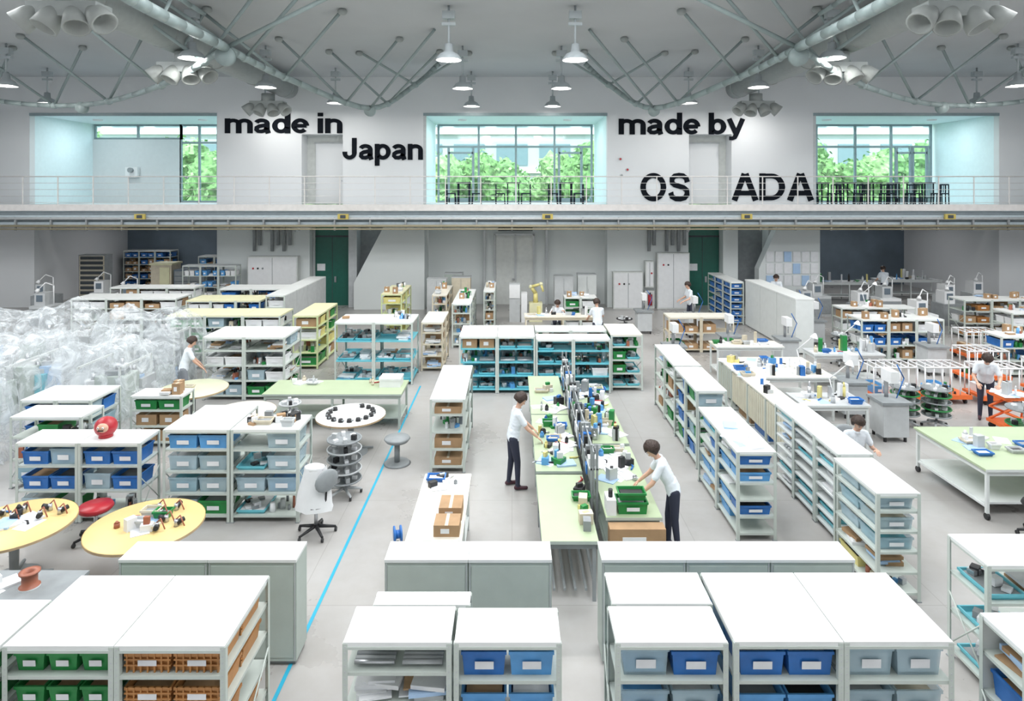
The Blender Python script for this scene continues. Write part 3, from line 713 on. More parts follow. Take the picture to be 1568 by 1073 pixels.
for i in range(3):b.box(8.6,9.15,19.4+i*1.4,20.78+i*1.4,.05,1.66,'steelwhite');b.box(8.58,9.17,19.39+i*1.4,20.79+i*1.4,1.66,1.7,'top');b.box(8.64,9.1,19.5+i*1.4,20.7+i*1.4,0,.05,'grey')
b.done('storage_cabinet')
b=MB()
for i in range(4):
    y=11.3+i*.95;b.box(4.85,4.89,y,y+.04,0,1.0,'steel');b.box(4.86,4.875,y+.04,y+.93,.35,.97,'beige' if i<3 else 'cabinet')
    for k in range(8):b.box(4.853,4.86,y+.04+.11*k,y+.046+.11*k,.35,.97,'tan')
    for z in(.1,.5):b.box(4.88,5.28,y+.05,y+.93,z,z+.03,'steelwhite')
    rnd=random.Random(i);item(b,['white','blue','carton','parts'][i],4.95,5.25,y+.1,y+.85,.13,.3,rnd)
b.box(4.85,5.3,11.3,15.1,1.0,1.03,'topwarm')
for i in range(5):b.box(5.26,5.3,11.3+.94*i,11.34+.94*i,0,1.0,'steel')
b.done('low_display_shelf')
clutter(4.87,5.28,12.2,15.0,1.03,22,77,tall=.2)
# ---------------------------------------------------------------- tables
rtable(-6.38,8.2,.69);rtable(-4.69,8.2,.69);rtable(-6.88,13.8,.71,top='tablecream');rtable(-3.07,12.2,.65,top='top')
rtable(-5.2,12.4,.6,top='topwarm')
table(-5.2,-2.3,13.3,14.3,.75,'benchgreen',leg='cabinet',n=3)
clutter(-5.0,-4.2,13.9,14.25,.75,8,9,tall=.3);clutter(-3.2,-2.9,13.8,14.2,.75,4,10,pal=['white','tan'])
b=MB();b.box(-2.85,-2.4,13.75,14.15,.75,.93,'white');b.box(-2.86,-2.39,13.74,14.16,.9,.94,'paper');b.done('storage_box')
table(-1.28,-.6,7.66,9.46,.8,'topwarm',n=3,name='workbench');clutter(-1.2,-.65,8.9,9.4,.8,9,11,pal=['grey','black','white'],tall=.08)
b=MB();rnd=random.Random(4);item(b,'carton',-.95,-.62,8.1,8.5,.8,.3,rnd);item(b,'carton',-.97,-.62,7.72,8.06,.8,.2,rnd);b.done('cardboard_box')
b=MB();b.lathe((-1.42,7.95,.72),[(0,-.05),(.1,-.05),(.1,-.03),(.05,-.03),(.05,.03),(.1,.03),(.1,.05),(0,.05)],20,'blue',axis=(1,.3,0));b.cyl((-1.42,7.95,.0),(-1.42,7.95,.64),.012,mt='steel');b.lathe((-1.42,7.95,0),[(0,.02),(.12,.02),(.12,0)],16,'steel');b.done('cable_reel')
table(.36,1.05,7.74,9.55,.75,'benchgreen',leg='grey',n=2,lower=False,edge='cabinet')
b=MB();b.box(.42,.99,9.2,9.3,.0,.66,'grey')
for k in range(4):b.box(.5+k*.13,.53+k*.13,7.82,9.1,.1,.13,'grey')
b.done('bench_modesty_panel')
table(.36,1.05,9.6,12.0,.78,'benchgreen',leg='cabinet',n=3);table(.36,1.05,12.05,14.5,.78,'benchgreen',leg='cabinet',n=3)
table(1.22,1.95,8.3,10.6,.75,'benchgreen',leg='cabinet',n=3);table(1.22,1.95,10.65,13.9,.78,'benchgreen',leg='cabinet',n=3)
clutter(.4,1.02,9.65,11.8,.78,44,21);clutter(.4,1.02,12.1,13.6,.78,14,22)
clutter(1.26,1.9,9.2,10.5,.75,26,23);clutter(1.26,1.9,10.7,13.8,.78,80,24,tall=.28,paper=.2)
clutter(.86,1.04,7.9,9.4,.75,10,29,tall=.15)
b=MB();rnd=random.Random(8)
for i in range(7):
    y=8.9+i*.85;b.box(1.09,1.12,y,y+.03,0,1.45,'grey');b.box(1.17,1.2,y,y+.03,0,1.45,'grey')
b.box(1.07,1.21,8.9,14.05,1.1,1.12,'lgrey');b.box(1.13,1.15,8.9,14.0,.75,1.35,'grey')
for i in range(44):
    y=9+i*.112;h=rnd.uniform(.05,.25);b.box(1.08,1.2,y,y+rnd.uniform(.06,.1),1.12,1.12+h,rnd.choice(['black','blue','white','grey','green','dark','lgrey','black','paper']))
    if i%2:b.box(1.055,1.075,y,y+.12,.95,.95+rnd.uniform(.1,.25),rnd.choice(['black','blue','paper','grey']))
b.done('bench_riser_rack')
b=MB();b.bin(1.38,1.78,8.36,8.62,.75,.16,'green','lgrey',True);b.bin(1.4,1.76,8.38,8.6,.92,.1,'green','black',False);b.done('plastic_crate')
b=MB();b.box(1.24,1.36,8.34,8.6,.75,.95,'white');b.cyl((1.3,8.45,.95),(1.3,8.45,1.05),.03,mt='black');b.done('label_printer')
b=MB();b.box(1.24,1.95,8.1,8.28,.25,.7,'carton');b.box(1.24,1.95,8.1,8.28,.0,.25,'wood');b.box(1.4,1.7,8.095,8.1,.4,.6,'paper');b.done('cardboard_box')
one('floor_tape',(-2.35,-2.31,5.0,16.3,.001,.004,'bluetape'))
table(7.15,9.6,9.65,11.4,.78,'benchgreen',leg='steelwhite',casters=True,n=3);clutter(7.4,9.4,10.0,11.2,.78,18,31)
table(5.4,7.0,13.8,15.5,.95,'topwarm',n=3);clutter(5.5,6.9,13.9,15.4,.95,46,32,tall=.25)
table(5.6,6.9,12.3,13.1,.85,'lgrey',n=2);clutter(5.65,6.85,12.35,13.0,.85,24,33,tall=.35)
table(7.6,9.4,16.1,16.8,.85,'lgrey',n=2);clutter(7.65,9.35,16.15,16.75,.85,26,34,tall=.45)
table(5.4,7.2,16.9,17.6,.85,'topwarm',n=2);clutter(5.45,7.15,16.95,17.55,.85,24,35,tall=.35)
for i,(x0,y0) in enumerate(((8.4,14.9),(9.6,14.9),(10.9,14.8),(11.7,16.4),(12.6,15.2),(13.2,18.6))):cart(x0,x0+1.1,y0,y0+.7,.85,seed=i)
disc_cart(8.35,13.6,.85,5,.27);disc_cart(8.95,13.5,.85,5,.27);disc_cart(9.7,12.1,.9,3,.3);disc_cart(-2.75,10.5,.95,5,.27,'lgrey');disc_cart(-4.3,12.4,.9,4,.2,'lgrey')
disc_cart(9.4,18.3,.9,5,.25,'black');disc_cart(3.6,20.5,.9,4,.25,'black')
office_chair(-5.95,9.15,1.6,'red',back=False)
for x,y,a,c in((-2.85,9.3,2.5,'black'),(7.6,9.2,2,'black'),(9.6,17.2,1,'black')):office_chair(x,y,a,c)
b=MB();b.cyl((-2.1,11.7,0),(-2.1,11.7,.03),.25,.22,20,'grey');b.cyl((-2.1,11.7,.03),(-2.1,11.7,.4),.05,n=12,mt='grey');b.lathe((-2.1,11.7,.4),[(0,0),(.2,0),(.24,.05),(.22,.08),(0,.09)],20,'grey')
b.done('pedestal_stool')
b=MB();vs=[];n=14;mm=10
for j in range(mm+1):
    for i in range(n+1):
        u=i/n*2*math.pi;r=.13+.1*j/mm+.02*math.sin(u*5+j*.4);vs.append((-2.85+r*1.2*math.cos(u),9.25+r*math.sin(u)*.8,1.0-.6*j/mm))
b.add(vs,[(j*(n+1)+i,j*(n+1)+i+1,(j+1)*(n+1)+i+1,(j+1)*(n+1)+i) for j in range(mm) for i in range(n)],'white',True);b.ell((-2.85,9.25,.98),(.16,.11,.06),'white');b.done('lab_coat')
clutter(-6.8,-6.0,8.0,8.6,.72,9,41,pal=['black','white','tan']);clutter(-5.1,-4.4,7.95,8.5,.72,12,42,pal=['black','white','copper','tan']);clutter(-7.2,-6.6,13.6,14,.72,3,43)
def motor(x,y,z,r=.06,a=0):
    b=MB()
    for k in range(3):
        q=a+k*2.1;cx,cy=x+.13*math.cos(q),y+.11*math.sin(q)
        b.cyl((cx,cy,z+.04),(cx+.1*math.cos(q+1),cy+.1*math.sin(q+1),z+.06),r*.6,r*.5,12,'black');b.cyl((cx,cy,z),(cx,cy,z+.09),r*.5,r*.4,12,'metal');b.path([(cx,cy,z+.09),(cx+.05,cy,z+.14),(cx+.12,cy-.03,z+.02)],.008,6,'copper')
    b.done('motor_assembly_parts')
motor(-6.1,8.45,.72);motor(-6.55,8.4,.72,a=1);motor(-4.4,8.15,.72,a=2);motor(-4.6,8.5,.72,a=.5)
b=MB()
for k in range(14):
    a=k/14*6.283*.85+2.6;cx,cy=-3.07+.42*math.cos(a),12.2+.42*math.sin(a);b.cyl((cx,cy,.72),(cx,cy,.78),.05,.04,10,'black');b.cyl((cx,cy,.75),(cx+.08*math.cos(a+1.2),cy+.08*math.sin(a+1.2),.76),.02,.015,8,'grey')
b.done('black_handpieces')
b=MB();b.ell((-6.25,9.85,1.36),(.16,.16,.15),'red',18,12);b.cyl((-6.25,9.85,1.2),(-6.25,9.85,1.26),.1,n=16,mt='red')
b.ell((-6.22,9.72,1.38),(.09,.05,.07),'skin',12,8)
for sx in(-1,1):b.ell((-6.22+sx*.035,9.67,1.395),(.018,.01,.018),'white',8,6);b.ell((-6.22+sx*.035,9.662,1.395),(.007,.006,.007),'black',6,4)
b.box(-6.26,-6.18,9.66,9.69,1.345,1.36,'black');b.done('daruma_doll')
table(-6.2,-4.75,6.5,7.2,.72,'grey',leg='grey',n=2)
b=MB();b.lathe((-5.2,6.9,.72),[(0,0),(.1,0),(.1,.015),(.075,.02),(.075,.15),(.1,.155),(.1,.17),(.04,.17),(.04,.1)],24,'copper');b.lathe((-5.2,6.9,.72),[(.101,0),(.101,.015)],24,'white');b.done('wire_spool')
clutter(-6.1,-5.4,6.6,7.1,.72,14,44,pal=['black','white','grey'])
table(.4,2.9,20.6,21.3,.9,'topwarm',leg='tan',n=3);clutter(.5,2.8,20.7,21.2,.9,18,51,tall=.3)
table(13.6,16.6,28.6,29.4,.85,'lgrey',n=3);clutter(13.7,16.5,28.7,29.3,.85,26,52,tall=.45)
table(16.9,19.8,29.4,30.2,.85,'lgrey',n=3);clutter(17,19.7,29.5,30.1,.85,26,53,tall=.5)
shelf(13.2,15.4,32.6,33.4,1.9,'x',3,4,kinds=['carton','parts','white'],seed=61);shelf(-19.8,-17.4,32.6,33.4,1.9,'x',3,5,kinds=['carton','blue'],seed=62);shelf(-15.6,-13.2,31.8,32.6,1.7,'x',3,4,kinds=['lightblue','blue','papers'],seed=63,top='lgrey')
shelf(-13.5,-11.3,26.2,26.7,1.9,'x',3,4,kinds=[['papers','lightblue','white']],seed=64,top='lgrey',item_len=.2)
b=MB();b.box(-15.8,-14.9,28,28.8,0,1.7,'tan');b.box(-15.85,-14.85,27.95,28.85,1.7,1.78,'topyel');b.box(-15.4,-14.98,27.96,28,.2,1.6,'topyel');b.done('storage_locker')
b=MB();b.box(-14.8,-13.4,28,28.8,0,1.5,'darkblue')
for k in range(6):b.box(-14.75,-13.45,27.97,28,.08+k*.23,.28+k*.23,'grey')
b.done('drawer_cabinet')
b=MB()
for k in range(9):
    b.box(-19.2,-18.1,28.4,28.9,.1+k*.22,.3+k*.22,'tan');b.box(-19.15,-18.15,28.38,28.4,.14+k*.22,.28+k*.22,'dark')
b.box(-19.25,-18.05,28.42,28.92,0,2.1,'grey');b.done('drawer_cabinet')
for i,(x,y) in enumerate(((-16.8,26.4),(-18.6,25.6),(-15,25.2),(-17,23.4),(12.9,23.6),(14.6,25),(17.3,25.4),(11.0,23.9),(13.9,21.8),(12.2,25.6),(16.2,23.8),(19.4,23.5),(19,26.2))):
    b=MB();b.box(x-.4,x+.4,y-.35,y+.35,0,.8,['lgrey','grey','white'][i%3]);b.box(x-.38,x+.38,y-.37,y-.35,.1,.7,'grey');b.box(x-.28,x+.1,y-.25,y+.25,.8,1.25,['white','lgrey'][i%2]);b.box(x-.2,x+.02,y-.27,y-.25,.95,1.18,'darkblue')
    b.path([(x+.25,y,.8),(x+.25,y,1.5),(x+.02,y-.1,1.62),(x-.15,y-.2,1.4)],.018,8,'white');b.cyl((x-.15,y-.2,1.4),(x-.2,y-.25,1.3),.05,.08,12,'white');b.done('assembly_machine')
b=MB();b.box(.65,1.15,24.2,24.7,0,.7,'topyel');b.path([(.9,24.45,.7),(.9,24.45,1.05),(.72,24.4,1.3),(1.1,24.3,1.42),(1.18,24.2,1.15)],[.1,.08,.06,.05,.04],12,'yellow')
for p in((.9,24.45,1.05),(.72,24.4,1.3),(1.1,24.3,1.42)):b.ell(p,(.08,.08,.08),'topyel')
b.box(.35,.57,24.1,24.5,0,1.1,'white');b.box(-.1,.3,24.2,24.5,0,1.45,'lgrey');b.box(-.1,.3,24.18,24.2,.9,1.4,'white');b.done('robot_arm_machine')
for x,y,c in((-3.3,24.8,'lgrey'),(-2.4,25.4,'tan'),(1.7,25.6,'lgrey'),(2.7,26.2,'steelwhite'),(-2.8,26.5,'cabinet')):
    b=MB();b.box(x,x+.75,y,y+.5,.05,1.5,c);b.box(x-.01,x+.76,y-.01,y+.51,1.5,1.54,'lgrey');b.box(x+.37,x+.38,y-.01,y,.1,1.45,'grey');b.box(x+.42,x+.44,y-.03,y,.8,.95,'metal');b.box(x+.05,x+.7,y+.02,y+.48,0,.05,'grey');b.done('storage_locker')
b=MB();x0,y0=10.0,13.0
b.box(x0,x0+.7,y0,y0+.5,.72,.78,'orangered');b.box(x0,x0+.7,y0,y0+.5,.14,.2,'orangered')
for yy in(y0+.04,y0+.46):
    b.path([(x0+.04,yy,.2),(x0+.66,yy,.46),(x0+.04,yy,.72)],.025,6,'orangered');b.path([(x0+.66,yy,.2),(x0+.04,yy,.46),(x0+.66,yy,.72)],.025,6,'orangered')
for xx in(x0+.08,x0+.62):
    for yy in(y0+.06,y0+.44):b.cyl((xx,yy-.02,.07),(xx,yy+.02,.07),.07,mt='black',n=12)
b.path([(x0+.7,y0+.05,.2),(x0+.82,y0+.05,.95),(x0+.82,y0+.45,.95),(x0+.7,y0+.45,.2)],.02,6,'orangered');b.done('scissor_lift_trolley')
clutter(10.0,10.7,13.0,13.5,.78,12,71,tall=.3)
for i,(x,y,z) in enumerate(((6.4,12.7,.85),(6.6,14.6,.95),(9.2,10.6,.78),(11.6,21,1.2),(8.6,16.5,.85))):
    b=MB();b.lathe((x,y,z),[(0,.03),(.1,.03),(.11,0)],16,'white');b.path([(x,y,z),(x-.1,y,z+.4),(x+.25,y-.1,z+.75)],.012,8,'white');b.lathe((x+.25,y-.1,z+.72),[(.02,.08),(.05,.04),(.09,-.03)],16,'white',axis=(.3,0,1));b.done('desk_lamp')
for i,(x,y) in enumerate(((7.5,14.2),(7.6,12.9),(7.8,18.2),(9.8,20.8),(9.9,22.4),(6.3,18.6),(11.4,17.4),(4.4,17.4),(6.2,21.8),(4.6,22.4))):
    b=MB();b.box(x-.25,x+.25,y-.25,y+.25,.1,.75,'lgrey');b.box(x-.3,x+.3,y-.3,y+.3,.75,.8,'grey');b.cyl((x,y+.1,.8),(x,y+.1,1.35),.04,mt='metal');b.box(x-.08,x+.08,y-.2,y+.15,1.15,1.38,'white');b.cyl((x,y-.12,1.15),(x,y-.12,.95),.025,.012,mt='metal')
    b.path([(x+.15,y,.8),(x+.3,y,1.2),(x+.1,y-.1,1.5)],.012,6,'blue')
    for sx in(-1,1):
        for sy in(-1,1):b.cyl((x+sx*.2,y+sy*.2,0),(x+sx*.2,y+sy*.2,.1),.03,mt='black')
    b.done('drill_press')
# ---------------------------------------------------------------- plastic covered machines
def drape(x0,x1,y0,y1,h,seed):
    nx=70;ny=70;vs=[];rnd=random.Random(seed);bumps=[(rnd.uniform(x0+.4,x1-.4),rnd.uniform(y0+.4,y1-.4),rnd.uniform(.15,.5),rnd.uniform(.3,.6)) for _ in range(5)]
    th=rnd.uniform(0,3.1);ct,st=math.cos(th),math.sin(th)
    for j in range(ny+1):
        for i in range(nx+1):
            u=i/nx;v=j/ny
            e=min(u,1-u)*(x1-x0);g=min(v,1-v)*(y1-y0);ee=min(e,g)
            X=x0+u*(x1-x0);Y=y0+v*(y1-y0)
            wd_=.30+.18*noise.noise(Vector((X*1.4,Y*1.4,seed+9)))
            t=min(1,ee/wd_);z=h*(1-(1-t)**1.7)
            pk=0
            for bx,by,bh,bw in bumps:pk=max(pk,bh*max(0,1-math.hypot(X-bx,Y-by)/(bw*2)))
            z+=(pk-.12)*t
            p_,q_=X*ct+Y*st,-X*st+Y*ct
            wv=noise.noise(Vector((p_*.7,q_*.7,seed)))
            z+=t*(.16*wv+.16*(abs(noise.noise(Vector((p_*2.1+wv*2,q_*.8,seed+5))))-.15)+.09*(abs(noise.noise(Vector((q_*3.7+wv*3,p_*1.2,seed+7))))-.1)+.03*noise.noise(Vector((X*8,Y*8,seed))))
            o=(1-t)*.16*noise.noise(Vector((X*5,Y*5,seed)))
            vs.append((X+o,Y+o,max(.02,z)))
    b=MB();b.add(vs,[(j*(nx+1)+i,j*(nx+1)+i+1,(j+1)*(nx+1)+i+1,(j+1)*(nx+1)+i) for j in range(ny) for i in range(nx)],'film',True)
    b.done('plastic_sheet_cover')
    b=MB()
    pal=['lgrey','white','lgrey','grey','steelwhite','cabinet','lgrey','paperblue','cyan']
    for k in range(8):
        cx=rnd.uniform(x0+.6,x1-.6);cy=rnd.uniform(y0+.6,y1-.6);w_=rnd.uniform(.15,.36);hh=rnd.uniform(.4,h*.72)
        b.box(cx-w_,cx+w_,cy-w_*.8,cy+w_*.8,0,hh,rnd.choice(pal) if not(k==0 and seed in(2,5)) else 'red',0);b.box(cx-w_*.6,cx+w_*.6,cy-w_*.5,cy+w_*.5,hh,hh+.1,rnd.choice(['grey','white','lgrey']),.3);b.cyl((cx,cy,hh),(cx,cy,min(h-.2,hh+.25)),.04,mt='metal')
    for xx in(x0+.5,x1-.5):
        for yy in(y0+.5,y1-.5):b.box(xx-.02,xx+.02,yy-.02,yy+.02,0,h*.8,'steelwhite')
        b.box(xx-.02,xx+.02,y0+.5,y1-.5,h*.77,h*.8,'steelwhite')
    b.done('covered_machine')
drape(-9.8,-7.9,13.2,15.4,1.5,1);drape(-12.8,-9.9,12.6,15.2,1.7,2);drape(-10.6,-8.0,15.6,17.4,1.75,3);drape(-14.5,-10.8,15.5,18.0,1.75,4);drape(-11.7,-9.3,9.8,12.3,1.5,5);drape(-18,-14.6,15.6,18.4,1.7,6);drape(-17,-12.9,12.4,15.3,1.8,7)
# ---------------------------------------------------------------- people
import bmesh
_bm=bmesh.new();bmesh.ops.create_icosphere(_bm,subdivisions=2,radius=1);ICO_V=np.array([v.co[:] for v in _bm.verts]);ICO_F=[[v.index for v in f.verts] for f in _bm.faces];_bm.free()
def person(x,y,face,H=1.6,lean=0,hands=None,headp=15,headyaw=0,pants='pants',seated=False,hairlen=.5,z0=0,stride=.06,cap=False):
    s=H/1.6;F=[];segs=[]
    R0=Matrix.Rotation(math.radians(face),3,'Z')
    base=Vector((x,y,z0))
    W=lambda p:base+R0@(Vector(p)*s)
    pel=Vector((0,0,.88 if not seated else .55))
    Ls=Matrix.Rotation(-math.radians(lean),3,'X')
    T=lambda p:pel+Ls@Vector(p)
    def seg(a,b_,ra,rb,m):segs.append((W(a),W(b_),ra*s,rb*s,m))
    for sx in(-1,1):
        hip=pel+Vector((sx*.085,-.01,-.03));
        if seated:kn=hip+Vector((sx*.03,.38,.0));an=kn+Vector((0,.02,-.44))
        else:kn=Vector((sx*.09,sx*stride*.6+.02,.46));an=Vector((sx*.1,sx*stride,.08))
        seg(hip,kn,.088,.058,1);seg(kn,an,.058,.040,1)
        seg((an.x,an.y-.03,an.z-.04),(an.x+sx*.02,an.y+.14,.035+max(0,an.z-.08)),.038,.032,3)
    for sx in(-1,1):
        seg(pel+Vector((sx*.05,0,-.02)),T((sx*.055,0,.08)),.108,.098,0)
        seg(T((sx*.05,0,.1)),T((sx*.06,.01,.22)),.09,.1,0);seg(T((sx*.06,.01,.22)),T((sx*.075,.0,.36)),.1,.085,0)
    seg(T((-.12,0,.40)),T((.12,0,.40)),.058,.058,0)
    seg(T((0,0,.42)),T((0,.01,.50)),.055,.046,2)
    hands=hands or [(-.2,.25,.85),(.2,.25,.85)]
    hd=[]
    for i,sx in enumerate((-1,1)):
        sh=T((sx*.155,0,.395));tg=Vector(hands[i]);d=tg-sh;l1,l2=.26,.235
        dl=min(d.length,(l1+l2)*.985);dn=d.normalized();a=(l1*l1-l2*l2+dl*dl)/(2*dl);hh=math.sqrt(max(0,l1*l1-a*a))
        pole=Vector((sx*.5,-.3,-1));pole=(pole-dn*pole.dot(dn)).normalized();el=sh+dn*a+pole*hh;wr=sh+dn*dl
        seg(sh,sh.lerp(el,.62),.056,.056,0);seg(sh.lerp(el,.5),el,.042,.037,2);seg(el,wr,.037,.024,2)
        hd.append((wr,(wr-el).normalized(),sx))
    hc=T((0,.02,.60));hp=Ls@Matrix.Rotation(-math.radians(headp),3,'X');hr=Matrix.Rotation(math.radians(headyaw),3,'Z')@hp
    HH=lambda p:hc+hr@Vector(p)
    seg(HH((0,-.015,.03)),HH((0,.01,.02)),.083,.08,2);seg(HH((0,.03,-.03)),HH((0,.05,-.07)),.062,.036,2)
    seg(HH((0,.085,.01)),HH((0,.105,-.018)),.010,.014,2)
    for sx in(-1,1):seg(HH((sx*.08,0,.01)),HH((sx*.083,-.005,-.02)),.016,.012,2)
    V=[];Fc=[];o=0
    for a,b_,ra,rb,m in segs:
        ln=(b_-a).length;k=max(2,int(ln/(min(ra,rb)*.45))+1)
        for i in range(k):
            t=i/(k-1);c=a.lerp(b_,t);r=ra+(rb-ra)*t;V.append(ICO_V*r+np.array(c[:]));Fc+=[[q+o for q in f] for f in ICO_F];o+=len(ICO_V)
    V=np.vstack(V);me=bpy.data.meshes.new('tmp');me.from_pydata(V.tolist(),[],Fc);ob=bpy.data.objects.new('tmp',me);COL.objects.link(ob)
    rm=ob.modifiers.new('r','REMESH');rm.mode='VOXEL';rm.voxel_size=.012*s
    smo=ob.modifiers.new('s','SMOOTH');smo.factor=.5;smo.iterations=3
    dg=bpy.context.evaluated_depsgraph_get();dg.update();m2=bpy.data.meshes.new_from_object(ob.evaluated_get(dg));bpy.data.objects.remove(ob)
    vv=np.array([v.co[:] for v in m2.vertices]);ff=[list(p.vertices) for p in m2.polygons];fc=np.array([p.center[:] for p in m2.polygons])
    best=np.full(len(fc),1e9);bi=np.zeros(len(fc),int)
    for a,b_,ra,rb,m in segs:
        a=np.array(a[:]);d=np.array(b_[:])-a;L2=max(1e-9,d@d);t=np.clip((fc-a)@d/L2,0,1);ds=np.linalg.norm(fc-(a+t[:,None]*d),axis=1)-(ra+(rb-ra)*t)
        if m==0:ds=ds-.004
        q=ds<best;best[q]=ds[q];bi[q]=m
    B_=MB();names=['shirt',pants,'skin','shoe']
    for n in names:B_.mi(n)
    B_.v=[tuple(v) for v in vv];B_.f=ff;B_.m=[int(i) for i in bi];B_.sm=[True]*len(ff)
    Rw=R0@hr
    for sx in(-1,1):
        B_.ell(W(HH((sx*.032,.083,.012))),(.013*s,.008*s,.008*s),'eyewhite',8,6,Rw);B_.ell(W(HH((sx*.032,.090,.012))),(.006*s,.004*s,.006*s),'black',8,6,Rw);B_.ell(W(HH((sx*.032,.088,.032))),(.018*s,.005*s,.004*s),'hair',8,4,Rw)
    B_.ell(W(HH((0,.088,-.052))),(.022*s,.006*s,.006*s),'lips',8,4,Rw)
    vs=[];fs=[];n=24;mm=14
    for j in range(mm+1):
        ph=math.pi*j/mm*.80
        for i in range(n):
            t=2*math.pi*i/n;q=Vector((math.sin(ph)*math.cos(t),math.sin(ph)*math.sin(t),math.cos(ph)))
            zz=q.z
            lim=-.1-hairlen*.9
            if q.y>.25:zz=max(zz,.30)
            else:zz=max(zz,lim)
            r=1.0+.10*noise.noise(q*4+Vector((x,y,0)))+(.14*hairlen if q.y<.2 and q.z<.2 else 0)
            p=Vector((q.x*.104*r,-.012+q.y*.110*r if q.y<.25 else -.012+q.y*.112,.022+zz*.118*r))
            vs.append(W(HH(p)))
    for j in range(mm):
        for i in range(n):fs.append((j*n+i,(j+1)*n+i,(j+1)*n+(i+1)%n,j*n+(i+1)%n))
    B_.add(vs,fs,'hair',True)
    for wr,dr,sx in hd:
        dr=(dr+Vector((0,.25,-.25))).normalized();side=dr.cross(Vector((0,0,1)))
        side=side.normalized() if side.length>.1 else Vector((1,0,0));nrm=side.cross(dr).normalized()
        if side.x*sx<0:side=-side
        Rm=Matrix((side,dr,nrm)).transposed();pc=wr+dr*.045
        B_.ell(W(pc),(.040*s,.05*s,.016*s),'skin',10,8,R0@Rm)
        for k,(off,ln) in enumerate(((-.029,.068),(-.010,.078),(.010,.072),(.028,.056))):
            a=pc+dr*.038+side*off;b1=a+dr*ln*.45-nrm*.008*(1 if nrm.z>0 else -1);c1=b1+(dr*.8-Vector((0,0,.6))).normalized()*ln*.3;d1=c1+(dr*.5-Vector((0,0,.85))).normalized()*ln*.25
            B_.path([W(a),W(b1),W(c1),W(d1)],[.009*s,.0085*s,.0078*s,.006*s],8,'skin')
            for p_ in(b1,c1,d1):B_.ell(W(p_),(.0082*s,)*3,'skin',6,4)
        a=pc-side*.032-dr*.015;b1=a-side*.022+dr*.025;c1=b1-side*.006+dr*.028-Vector((0,0,.008));B_.path([W(a),W(b1),W(c1)],[.012*s,.010*s,.007*s],8,'skin');B_.ell(W(b1),(.0105*s,)*3,'skin',6,4)
    cN=T((0,.005,.445));B_.lathe(W(cN),[(.066*s,-.012),(.062*s,.012),(.056*s,.02)],16,'shirt',axis=(R0@Ls)@Vector((0,0,1)))
    bpy.data.meshes.remove(m2)
    return B_.done('factory_worker')
person(.02,10.75,-80,1.6,10,[(-.2,.42,.85),(.18,.40,.86)],headp=30,hairlen=.5)
person(2.24,8.9,80,1.56,27,[(-.2,.48,.82),(.2,.50,.82)],headp=28,hairlen=.7)
person(2.65,19.8,10,1.62,8,[(-.2,.38,.95),(.2,.38,.95)],headp=20)
person(6.5,23.3,100,1.66,8,[(-.2,.35,.95),(.2,.3,.95)],headp=20)
person(-7.62,14.85,-60,1.6,15,[(-.2,.42,.8),(.2,.42,.8)],headp=20,pants='pantsg')
person(10.5,25.4,150,1.66,10,[(-.2,.35,.9),(.2,.35,.9)],headp=20,pants='pantsg')
person(16.3,28.0,0,1.66,10,[(-.2,.35,.9),(.2,.35,.9)],headp=20)
person(10.35,14.0,150,1.62,35,[(-.18,.45,.86),(.18,.45,.86)],headp=20)
person(1.55,21.9,180,1.6,12,[(-.2,.38,.92),(.2,.38,.92)],headp=30,seated=True);office_chair(1.55,21.95,-1.57,'grey',h=.40)
person(5.75,10.8,180,1.6,15,[(-.2,.35,.75),(.2,.35,.75)],headp=20,seated=True);office_chair(5.75,10.85,-1.57,'grey',h=.40)
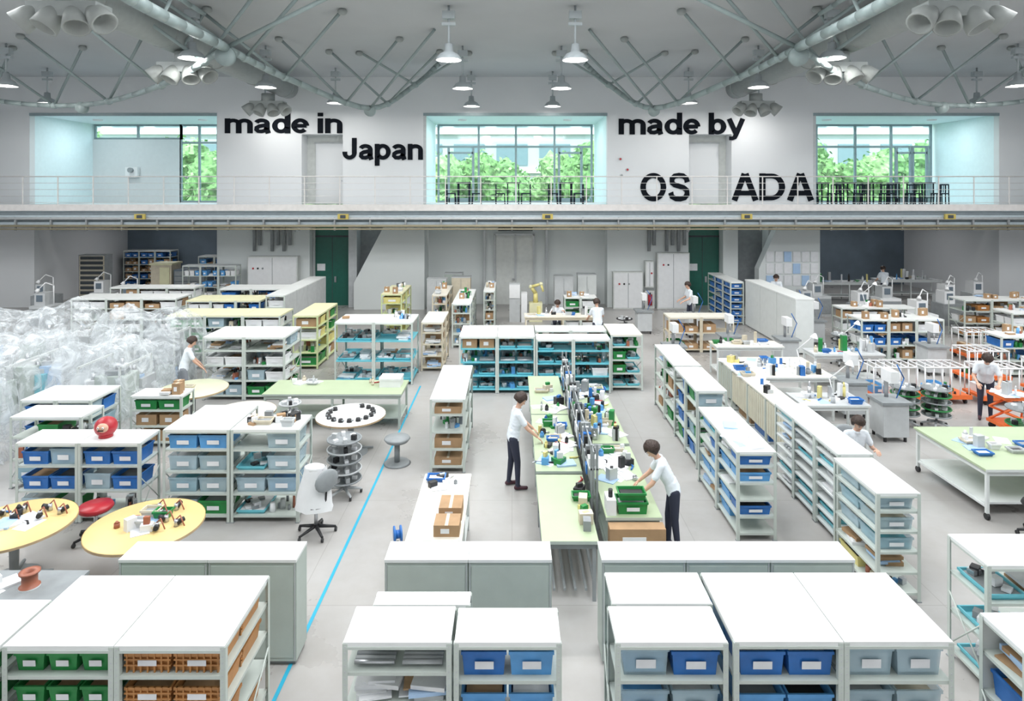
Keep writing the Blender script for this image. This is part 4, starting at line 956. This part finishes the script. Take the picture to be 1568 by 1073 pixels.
# ---------------------------------------------------------------- lights
def area(name,loc,sx,sy,e,rot=(0,0,0),col=(1,1,1)):
    l=bpy.data.lights.new(name,'AREA');l.shape='RECTANGLE';l.size=sx;l.size_y=sy;l.energy=e;l.color=col
    o=bpy.data.objects.new(name,l);COL.objects.link(o);o.location=loc;o.rotation_euler=rot;return o
for i,(x,y) in enumerate(((-14,4),(0,4),(14,4),(-14,12),(0,12),(14,12))):  # added fill: area lights under opaque ceiling panels, out of view, brighten the hall
    one('overhead_fill_panel',(x-5,x+5,y-2.5,y+2.5,9.74,9.795,'lampshade'))
    area('overhead_fill_light',(x,y,9.7),9.6,4.6,850 if y<10 else 1050,col=(.965,.985,1))
for cx in(-16.5,.14,16.75):  # small disc lamps added only to brighten the alcoves
    for dx in(-2.4,2.4):
        b=MB();b.lathe((cx+dx,29.2,8.15),[(.2,.05),(.2,0),(.17,0),(.15,.03),(0,.03)],16,'white');b.done('alcove_fill_fitting')
        l=bpy.data.lights.new('alcove_fill','AREA');l.shape='DISK';l.size=.3;l.energy=45;l.color=(.86,.97,1);o=bpy.data.objects.new('alcove_fill_light',l);COL.objects.link(o);o.location=(cx+dx,29.2,8.14)
for cx in(-16.4,16.8):
    b=MB();b.box(cx-1.5,cx+1.5,30.4,30.7,3.92,3.99,'white');b.done('ceiling_light')
    area('ceiling_light_lamp',(cx,30.55,3.91),2.8,.25,60)
sun=bpy.data.lights.new('sun','SUN');sun.energy=5;sun.angle=.05;sun.color=(1,.96,.88);so=bpy.data.objects.new('sun',sun);COL.objects.link(so);so.rotation_euler=(math.radians(42),0,math.radians(-25))
wd=bpy.data.worlds.new('World');S.world=wd;wd.use_nodes=True;bg=wd.node_tree.nodes['Background'];bg.inputs[0].default_value=(.82,.95,1,1);bg.inputs[1].default_value=3.8
# ---------------------------------------------------------------- camera
cam=bpy.data.cameras.new('camera');cam.sensor_width=36;cam.lens=22.5;cam.shift_y=-.157;cam.clip_end=300
co=bpy.data.objects.new('camera',cam);COL.objects.link(co);co.location=(0,0,5);co.rotation_euler=(math.radians(90),0,0);S.camera=co
S.view_settings.view_transform='Standard';S.view_settings.look='None';S.view_settings.exposure=0
